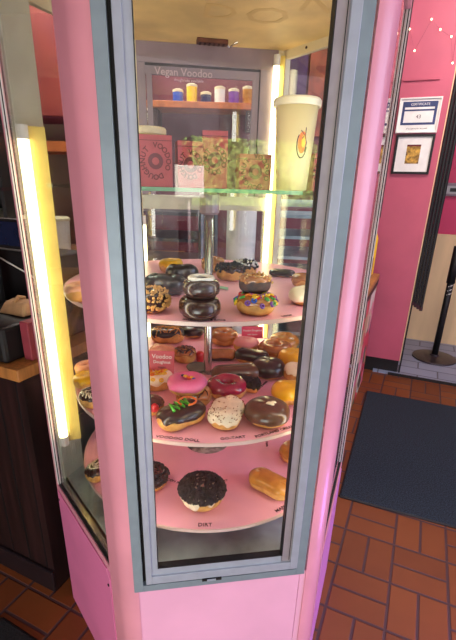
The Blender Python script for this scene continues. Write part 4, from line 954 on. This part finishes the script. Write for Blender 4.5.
t = empty('kitchen_bench', KB.pt(.9, .3, 0)); tag(t, 'brown kitchen bench with an upper shelf behind the case on the left', 'bench')
mb = MB(); KB.box(mb, .15, 1.75, 0, .92, .55, 0); mb.build('cabinet', M_DARKW, t)
mb = MB(); KB.box(mb, .13, 1.77, .92, .96, .57, 0); mb.build('worktop', M_BUTCH, t, bevel=.003)
mb = MB(); KB.box(mb, .15, 1.55, 1.58, 1.64, .32, 0); mb.build('shelf', M_ORANGE, t)
mb = MB(); KB.box(mb, .15, .18, .96, 1.58, .32, 0); KB.box(mb, 1.52, 1.55, .96, 1.58, .32, 0); mb.build('bracket', M_INK, t)
desc = ['white storage tub at the left end of the kitchen bench', 'cream storage tub second on the kitchen bench', 'white storage tub third on the kitchen bench', 'cream storage tub at the right end of the kitchen bench']
for i in range(4):
    c = KB.pt(.42 + i * .26, .36, .9605); tw = .075
    tub = empty('storage_tub', c); tag(tub, desc[i], 'tub')
    MB().lathe([(tw - .01, c.z), (tw, c.z + .2)], 24, c.xy[:]).build('tub_body', M_WHITE if i % 2 == 0 else M_CREAM, tub)
    MB().lathe([(tw + .006, c.z + .2), (tw + .006, c.z + .215), (tw - .01, c.z + .225)], 24, c.xy[:]).build('lid', M_CREAM, tub)
# racks seen through the back of the case
def pan_rack(x, y, az, wd, h, label, mm, n, pm, dark=False):
    F = Face((x, y, 0), az=az); t = empty('sheet_pan_rack', F.pt(wd / 2, -.25, 0)); tag(t, label, 'rack')
    for (u, d) in ((0, 0), (wd, 0), (0, -.42), (wd, -.42)):
        mb = MB(); mb.tube([F.pt(u, d, .06), F.pt(u, d, h)], .014, 8); mb.build('upright', mm, t)
        blob(MB(), F.pt(u, d, .032), .03, .03, .032, 12, 8).build('caster', M_BLACK, t, smooth=True)
    for u in (0.0, wd):
        mb = MB()
        for i in range(n): z = .16 + (h - .24) * i / (n - 1); mb.tube([F.pt(u, 0, z), F.pt(u, -.42, z)], .005, 6)
        mb.build('rail', mm, t)
    mb = MB()
    for z in (.1, h - .01): mb.tube([F.pt(0, 0, z), F.pt(wd, 0, z)], .012, 8); mb.tube([F.pt(0, -.42, z), F.pt(wd, -.42, z)], .012, 8)
    mb.build('crossbar', mm, t)
    for i in range(0, n, 1):
        k_ = n - 1 - i; nth = ('topmost', 'second from the top', 'third from the top', 'fourth from the top', 'fifth from the top', 'sixth from the top', 'seventh from the top', 'eighth from the top', 'ninth from the top', 'tenth from the top', 'eleventh from the top', 'twelfth from the top')[k_]
        z = .16 + (h - .24) * i / (n - 1) + .0055
        pn = MB(); F.box(pn, .018, wd - .018, z, z + .016, -.01, -.41)
        o = thing_mesh(pn, 'sheet_pan', pm, 'sheet pan %s in the %s' % (nth, 'dark left rack behind the case' if dark else 'bright right rack behind the case'), 'pan', F.pt(wd / 2, -.25, z), ('sheet pans in the left rack' if dark else 'sheet pans in the right rack'), bevel=.002)
    return t
pan_rack(-.56, 2.10, 97, .42, 1.34, 'dark steel sheet pan rack behind the left half of the case', mat('dull_steel', (110, 112, 118), .4, metal=.5, noise_amt=.1), 10, mat('dark_pan', (70, 72, 80), .4, metal=.5, noise_amt=.15), True)
pan_rack(.21, 2.14, 98, .28, 1.34, 'bright aluminium sheet pan rack behind the right half of the case', mat('bright_steel', (176, 192, 204), .35, metal=.4, noise_amt=.08), 12, mat('bright_pan', (160, 182, 198), .4, metal=.35, noise_amt=.1))
pb = at(236, 240, 1.2)
t = empty('bright_column', (.05, 2.20, 0)); tag(t, 'tall white column between the two pan racks, added for a bright patch', 'dispenser')
MB().lathe([(.09, 0), (.09, .02), (.03, .03), (.03, .95), (.075, .96), (.075, 1.36), (.07, 1.38)], 28, (.05, 2.20)).build('column', M_WHITE, t)  # plain white column invented to give the bright patch between the racks
MB().lathe([(.077, 1.33), (.079, 1.35), (.077, 1.385), (.05, 1.395)], 28, (.05, 2.20)).build('cap', M_CREAM, t)
# maroon partition with an orange shelf of merchandise behind the rear window
PF = Face((-.85, 3.05, 0), az=90)
mb = MB(); PF.box(mb, 0, 1.75, 0, 2.9, -.0, -.08); o = mb.build('wall_partition', M_MAROON); tag(o, kind='structure')
t = empty('display_ledge', PF.pt(.65, .1, 1.83)); tag(t, 'orange wooden wall shelf behind the rear window of the case', 'shelf')
mb = MB(); PF.box(mb, .30, 1.00, 1.83, 1.865, .22, 0.0005); mb.build('shelf_board', M_ORANGE, t, bevel=.003)
for u in (.35, .92):
    mb = MB(); PF.box(mb, u, u + .03, 1.73, 1.83, .18, .0005); mb.build('bracket', M_INK, t)
toy = [('blue', CAND['blue']), ('yellow', CAND['yellow']), ('navy', CAND['navy']), ('white', M_WHITE), ('purple', CAND['purple']), ('gold', MAPL)]
for i, (nm, mm) in enumerate(toy):
    c = PF.pt(.50 + i * .085, .12, 1.8655)
    f_ = empty('souvenir_tin', c); tag(f_, '%s souvenir tin on the orange shelf behind the rear window' % nm, 'tin')
    h = (.06, .09, .05, .08, .07, .085)[i]
    MB().lathe([(.030, c.z), (.032, c.z + .004), (.032, c.z + h)], 20, c.xy[:]).build('tin_body', mm, f_)
    MB().lathe([(.033, c.z + h), (.033, c.z + h + .012), (.02, c.z + h + .018)], 20, c.xy[:]).build('lid', M_CREAM, f_)
mb = MB(); PF.box(mb, .02, .10, 0.0, 2.9, .03, 0.0005); o = mb.build('trim_5', M_MAUVE); tag(o, kind='structure')
pk = Face((.75, 3.02, 0), az=95)
for i, (a, b_, mm, lb) in enumerate(((0, .10, mat('violet_banner', (70, 40, 84), .7, noise_amt=.2), 'violet'), (.11, .22, mat('rust_banner', (150, 70, 50), .7, noise_amt=.2), 'rust red'))):
    mb = MB(); PF.box(mb, 1.15 + a * 1.4, 1.15 + b_ * 1.4, 1.72, 2.35, .02, .001)
    thing_mesh(mb, 'hanging_banner', mm, '%s cloth banner hanging on the partition behind the tall cup' % lb, 'banner', PF.pt(1.15 + a * 1.4, .01, 1.72))
